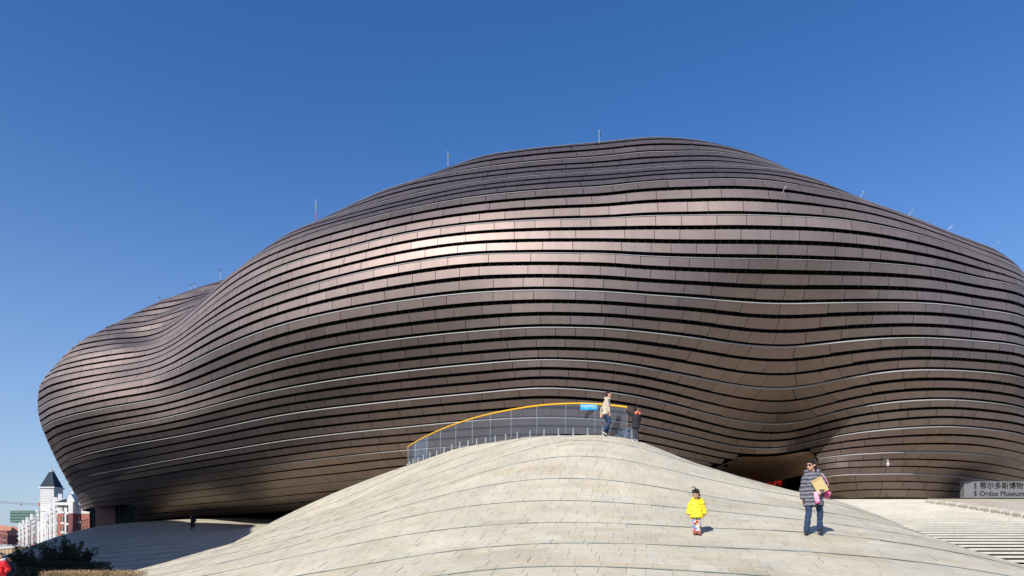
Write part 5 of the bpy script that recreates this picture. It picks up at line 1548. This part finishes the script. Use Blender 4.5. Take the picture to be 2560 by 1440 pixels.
# arcade of shops
ar = empty('shop_arcade', (px(40, 0, 250).x, 250, GZ)); tag(ar, 'low ochre arcade of shops along the street behind the shrubs', 'shops')
AI = Matrix.Translation(-ar.location)
a0, a1 = px(6, 0, 300), px(84, 0, 215)
dv = (a1 - a0); dv.z = 0; Ln = dv.length; dv.normalize(); ang = math.atan2(dv.y, dv.x); nv = Vector((dv.y, -dv.x, 0))
mid = (a0 + a1) / 2
def onar(o): o.parent = ar; o.matrix_parent_inverse = AI; return o
onar(MB().box((mid.x, mid.y, GZ + 2.2), (Ln, 6, 4.4), ang).build('wall', M_ochre))
onar(MB().box((mid.x, mid.y, GZ + 4.65), (Ln + 1, 7.4, .5), ang).build('roof_slab', M_wwall))
for k in range(16):
    p = a0 + dv * (Ln * (k + .5) / 16) + nv * 3.3
    onar(MB().box((p.x, p.y, GZ + 2.2), (.7, .7, 4.4), ang).build('column', M_wwall if k % 2 else M_ochre))
    p2 = a0 + dv * (Ln * (k + 1.0) / 16) + nv * 3.03
    if k < 15: onar(MB().box((p2.x, p2.y, GZ + 1.6), (2.6, .1, 2.6), ang).build('shop_window', M_win))
# street lamps and parked cars
def street_lamp(x, yt, d, label):
    h = px(0, yt, d).z - GZ
    root = empty('street_lamp', (px(x, 0, d).x, d, GZ)); tag(root, label, 'street lamp', 'street lamps on the far road')
    MB().tube([(0, 0, 0), (0, 0, h)], [.14, .08], 8).build('post', M_concrete, root)
    MB().tube([(0, 0, h - .2), (.5, 0, h + .1), (1.1, 0, h + .1)], .05, 6).build('arm', M_concrete, root)
    MB().box((1.2, 0, h + .08), (.6, .25, .12)).build('lamp_head', M_lampgrey, root)
street_lamp(76, 1300, 120, 'pale street lamp in front of the long white row')
street_lamp(89, 1280, 110, 'taller grey street lamp right of the pale one')
def car(x, d, rz, col, label):
    root = empty('parked_car', (px(x, 0, d).x, d, GZ), rz); tag(root, label, 'car', 'cars parked along the street')
    m = mat('car_paint', col, .3, coat=.5)
    prof = [(-2.1, .35), (-2.15, .75), (-1.5, .92), (-1.0, 1.4), (.5, 1.42), (1.15, .95), (2.0, .8), (2.15, .4)]
    vs_ = [(x_, -.85, z_) for x_, z_ in prof] + [(x_, .85, z_) for x_, z_ in prof]; n_ = len(prof)
    b_ = MB().add(vs_, [tuple(range(n_)), tuple(range(2 * n_ - 1, n_ - 1, -1))] + [(i, i + n_, (i + 1) % n_ + n_, (i + 1) % n_) for i in range(n_)]).build('body', m, root)
    md = b_.modifiers.new('b', 'BEVEL'); md.width = .08; md.segments = 2
    for s_ in (-1, 1): MB().add([(-1.2, s_ * .86, .98), (-.95, s_ * .86, 1.33), (.45, s_ * .86, 1.35), (.95, s_ * .86, .98)], [(0, 1, 2, 3)]).build('side_window', M_win, root)
    for sx in (-1.35, 1.35):
        for sy in (-.82, .82):
            w = MB().tube([(sx, sy - .1, .33), (sx, sy + .1, .33)], .33, 14).build('wheel', M_black, root)
            MB().tube([(sx, sy - .11, .33), (sx, sy + .11, .33)], .19, 10).build('rim', M_steel, w)
car(40, 105, .5, (.35, .35, .36), 'silver car parked low behind the red coated person')
car(52, 90, .5, (.03, .12, .3), 'blue car parked beside the dark shrubs')

# ---------------------------------------------------------------- planting at the lower left
def leaf_mat(name, col, amt=.35):
    return mat(name, col, .7, noise=(3.0, amt), spec=.2)
M_needle = leaf_mat('dark_needles', (0.026, 0.034, 0.019)); M_dryleaf = leaf_mat('dry_hedge_leaves', (0.34, 0.24, 0.13)); M_twig = mat('brown_twig', (0.10, 0.075, 0.05), .85)
M_soil = mat('dark_soil', (0.05, 0.042, 0.034), .95, noise=(2, .3))
def shrub(x, y, h, w, label, seed, loose=.5):
    r = random.Random(seed)
    root = empty('pine_shrub', (x, y, GZ)); tag(root, label, 'shrub', 'dark shrubs in the shade at the lower left')
    st = MB(); lf = MB()
    tips = []
    for k in range(12):
        a = r.random() * 2 * pi; rr = w * r.uniform(.15, .6)
        e = Vector((cos(a) * rr, sin(a) * rr, h * r.uniform(.45, 1.0)))
        m_ = Vector((e.x * .55, e.y * .55, e.z * .4))
        st.tube([(0, 0, 0), m_, e], [.045, .025, .01], 5)
        for f in np.linspace(.15, 1, 7):
            p = m_.lerp(e, f)
            tips.append((p, .10 + .10 * (1 - f)))
            for j in range(2):
                b2 = p + Vector((r.gauss(0, .5), r.gauss(0, .5), r.uniform(.1, .55))) * w * .22
                st.tube([p, b2], [.010, .005], 4, cap=False)
                tips.append((b2, .10))
    for p, s in tips:
        for k in range(20):
            d = Vector((r.gauss(0, .8), r.gauss(0, .8), r.gauss(.5, .8))).normalized()
            c = p + d * s * r.uniform(.1, .9)
            u = d.orthogonal().normalized() * r.uniform(.010, .018); L_ = r.uniform(.06, .11)
            lf.add([c - u, c + u, c + d * L_ + u * .3, c + d * L_ - u * .3], [(0, 1, 2, 3)])
    st.build('stems', M_twig, root); lf.build('foliage', M_needle, root)
for k, (x, y, d, w, lb) in enumerate([(70, 1372, 37, 1.9, 'leftmost dark pine shrub beside the parked cars'), (108, 1358, 38, 2.1, 'tall dark pine shrub, second from the left'),
                                      (140, 1366, 39, 1.8, 'middle dark shrub with spiky tips'), (172, 1346, 40, 1.7, 'tallest thin dark shrub rising against the shaded mound'),
                                      (198, 1362, 41, 1.5, 'rightmost dark shrub next to the person in dark red')]):
    p = px(x, 0, d)
    shrub(p.x, d, px(0, y, d).z - GZ, w, lb, 40 + k)
def hedge(xa, xb, yt, d, depth, material, name, label, seed, step=.05, leafsize=.05, dens=1.0):
    r = random.Random(seed)
    a, b = px(xa, 0, d), px(xb, 0, d); h = px(0, yt, d).z - GZ
    root = empty(name, ((a.x + b.x) / 2, d, GZ)); tag(root, label, 'hedge')
    w = b.x - a.x
    core = MB().box((0, depth / 2, h * .42), (w - .2, depth - .2, h * .84)).build('branches', M_twig, root)
    lf = MB()
    n_ = int(w * depth * 900 * dens)
    for k in range(n_):
        u = r.random()
        if u < .55: p = Vector((r.uniform(-w / 2, w / 2), r.uniform(0, depth), h * r.uniform(.8, 1.0) + r.gauss(0, .02)))
        else: p = Vector((r.uniform(-w / 2, w / 2), r.uniform(-.04, .12), h * r.uniform(.05, 1.0)))
        d_ = Vector((r.gauss(0, 1), r.gauss(0, 1), abs(r.gauss(.8, .7)))).normalized()
        u_ = d_.orthogonal().normalized() * leafsize * .3; L_ = leafsize * r.uniform(.8, 1.8)
        lf.add([p - u_, p + u_, p + d_ * L_ + u_ * .3, p + d_ * L_ - u_ * .3], [(0, 1, 2, 3)])
    lf.build('foliage', material, root)
hedge(98, 318, 1429, 19.5, 1.2, M_dryleaf, 'dry_hedge', 'clipped dry brown hedge catching sun at the lower left', 5, leafsize=.03, dens=4.5)
hedge(26, 240, 1408, 33, 1.6, M_needle, 'dark_hedge', 'low dark hedge in shade under the pine shrubs', 6, leafsize=.1, dens=.35)
# small railing on the left mound by the glazed corner
r2 = empty('mound_railing', tuple(px(202, 1318, 88.5))); tag(r2, 'glass railing on the left mound below the museum corner', 'railing')
R2I = Matrix.Translation(-r2.location)
pts = []
for x_, d_ in ((178, 89), (192, 89.5), (206, 90), (221, 91)):
    q_ = px(x_, 0, d_); pts.append(Vector((q_.x, q_.y, gz(q_.x, q_.y) + 1.2)))
for k, (a, b) in enumerate(zip(pts[:-1], pts[1:])):
    o = MB().add([a, b, (b.x, b.y, b.z - 1.15), (a.x, a.y, a.z - 1.15)], [(3, 2, 1, 0)]).build('glass_panel', M_glass); o.parent = r2; o.matrix_parent_inverse = R2I
    for f in (.2, .8):
        p = a.lerp(b, f); o = MB().box((p.x, p.y - .05, p.z - 1.0), (.06, .05, .45)).build('clamp_post', M_steel); o.parent = r2; o.matrix_parent_inverse = R2I
o = MB().tube(pts, .04, 6).build('handrail', M_steel); o.parent = r2; o.matrix_parent_inverse = R2I

# ---------------------------------------------------------------- neighbouring office building, left of the view; it shades the hollow
nb_ = empty('office_building', (-75, 35, GZ)); tag(nb_, 'long concrete office building left of the view, its shadow falls on the left mound', 'building')
NI = Matrix.Translation(-nb_.location)
fp = [(-34.5, -2), (-48.6, 49.5), (-57, 52.5), (-65.8, 63.6), (-75.2, 74.4), (-84, 80), (-110, 63), (-98, -15), (-50, -13)]
H_ = 30.0
def onnb(o): o.parent = nb_; o.matrix_parent_inverse = NI; return o
onnb(MB().prism(fp, GZ, H_ - .8).build('wall', M_concrete))
onnb(MB().prism([(x * 1.004, y * 1.004) for x, y in fp], H_ - .8, H_).build('parapet', M_concrete))
for (a, b) in ((fp[0], fp[1]), (fp[1], fp[2]), (fp[2], fp[3]), (fp[3], fp[4]), (fp[4], fp[5])):
    a, b = Vector((*a, 0)), Vector((*b, 0)); d = (b - a); Ln = d.length; d.normalize(); nv = Vector((d.y, -d.x, 0)); ang = math.atan2(d.y, d.x)
    if nv.x < 0: nv = -nv
    for s_ in range(8):
        c = (a + b) / 2 + nv * .06
        onnb(MB().box((c.x, c.y, GZ + 2.4 + s_ * 3.7), (Ln - 1.2, .12, 1.9), ang).build('window_band', M_win))
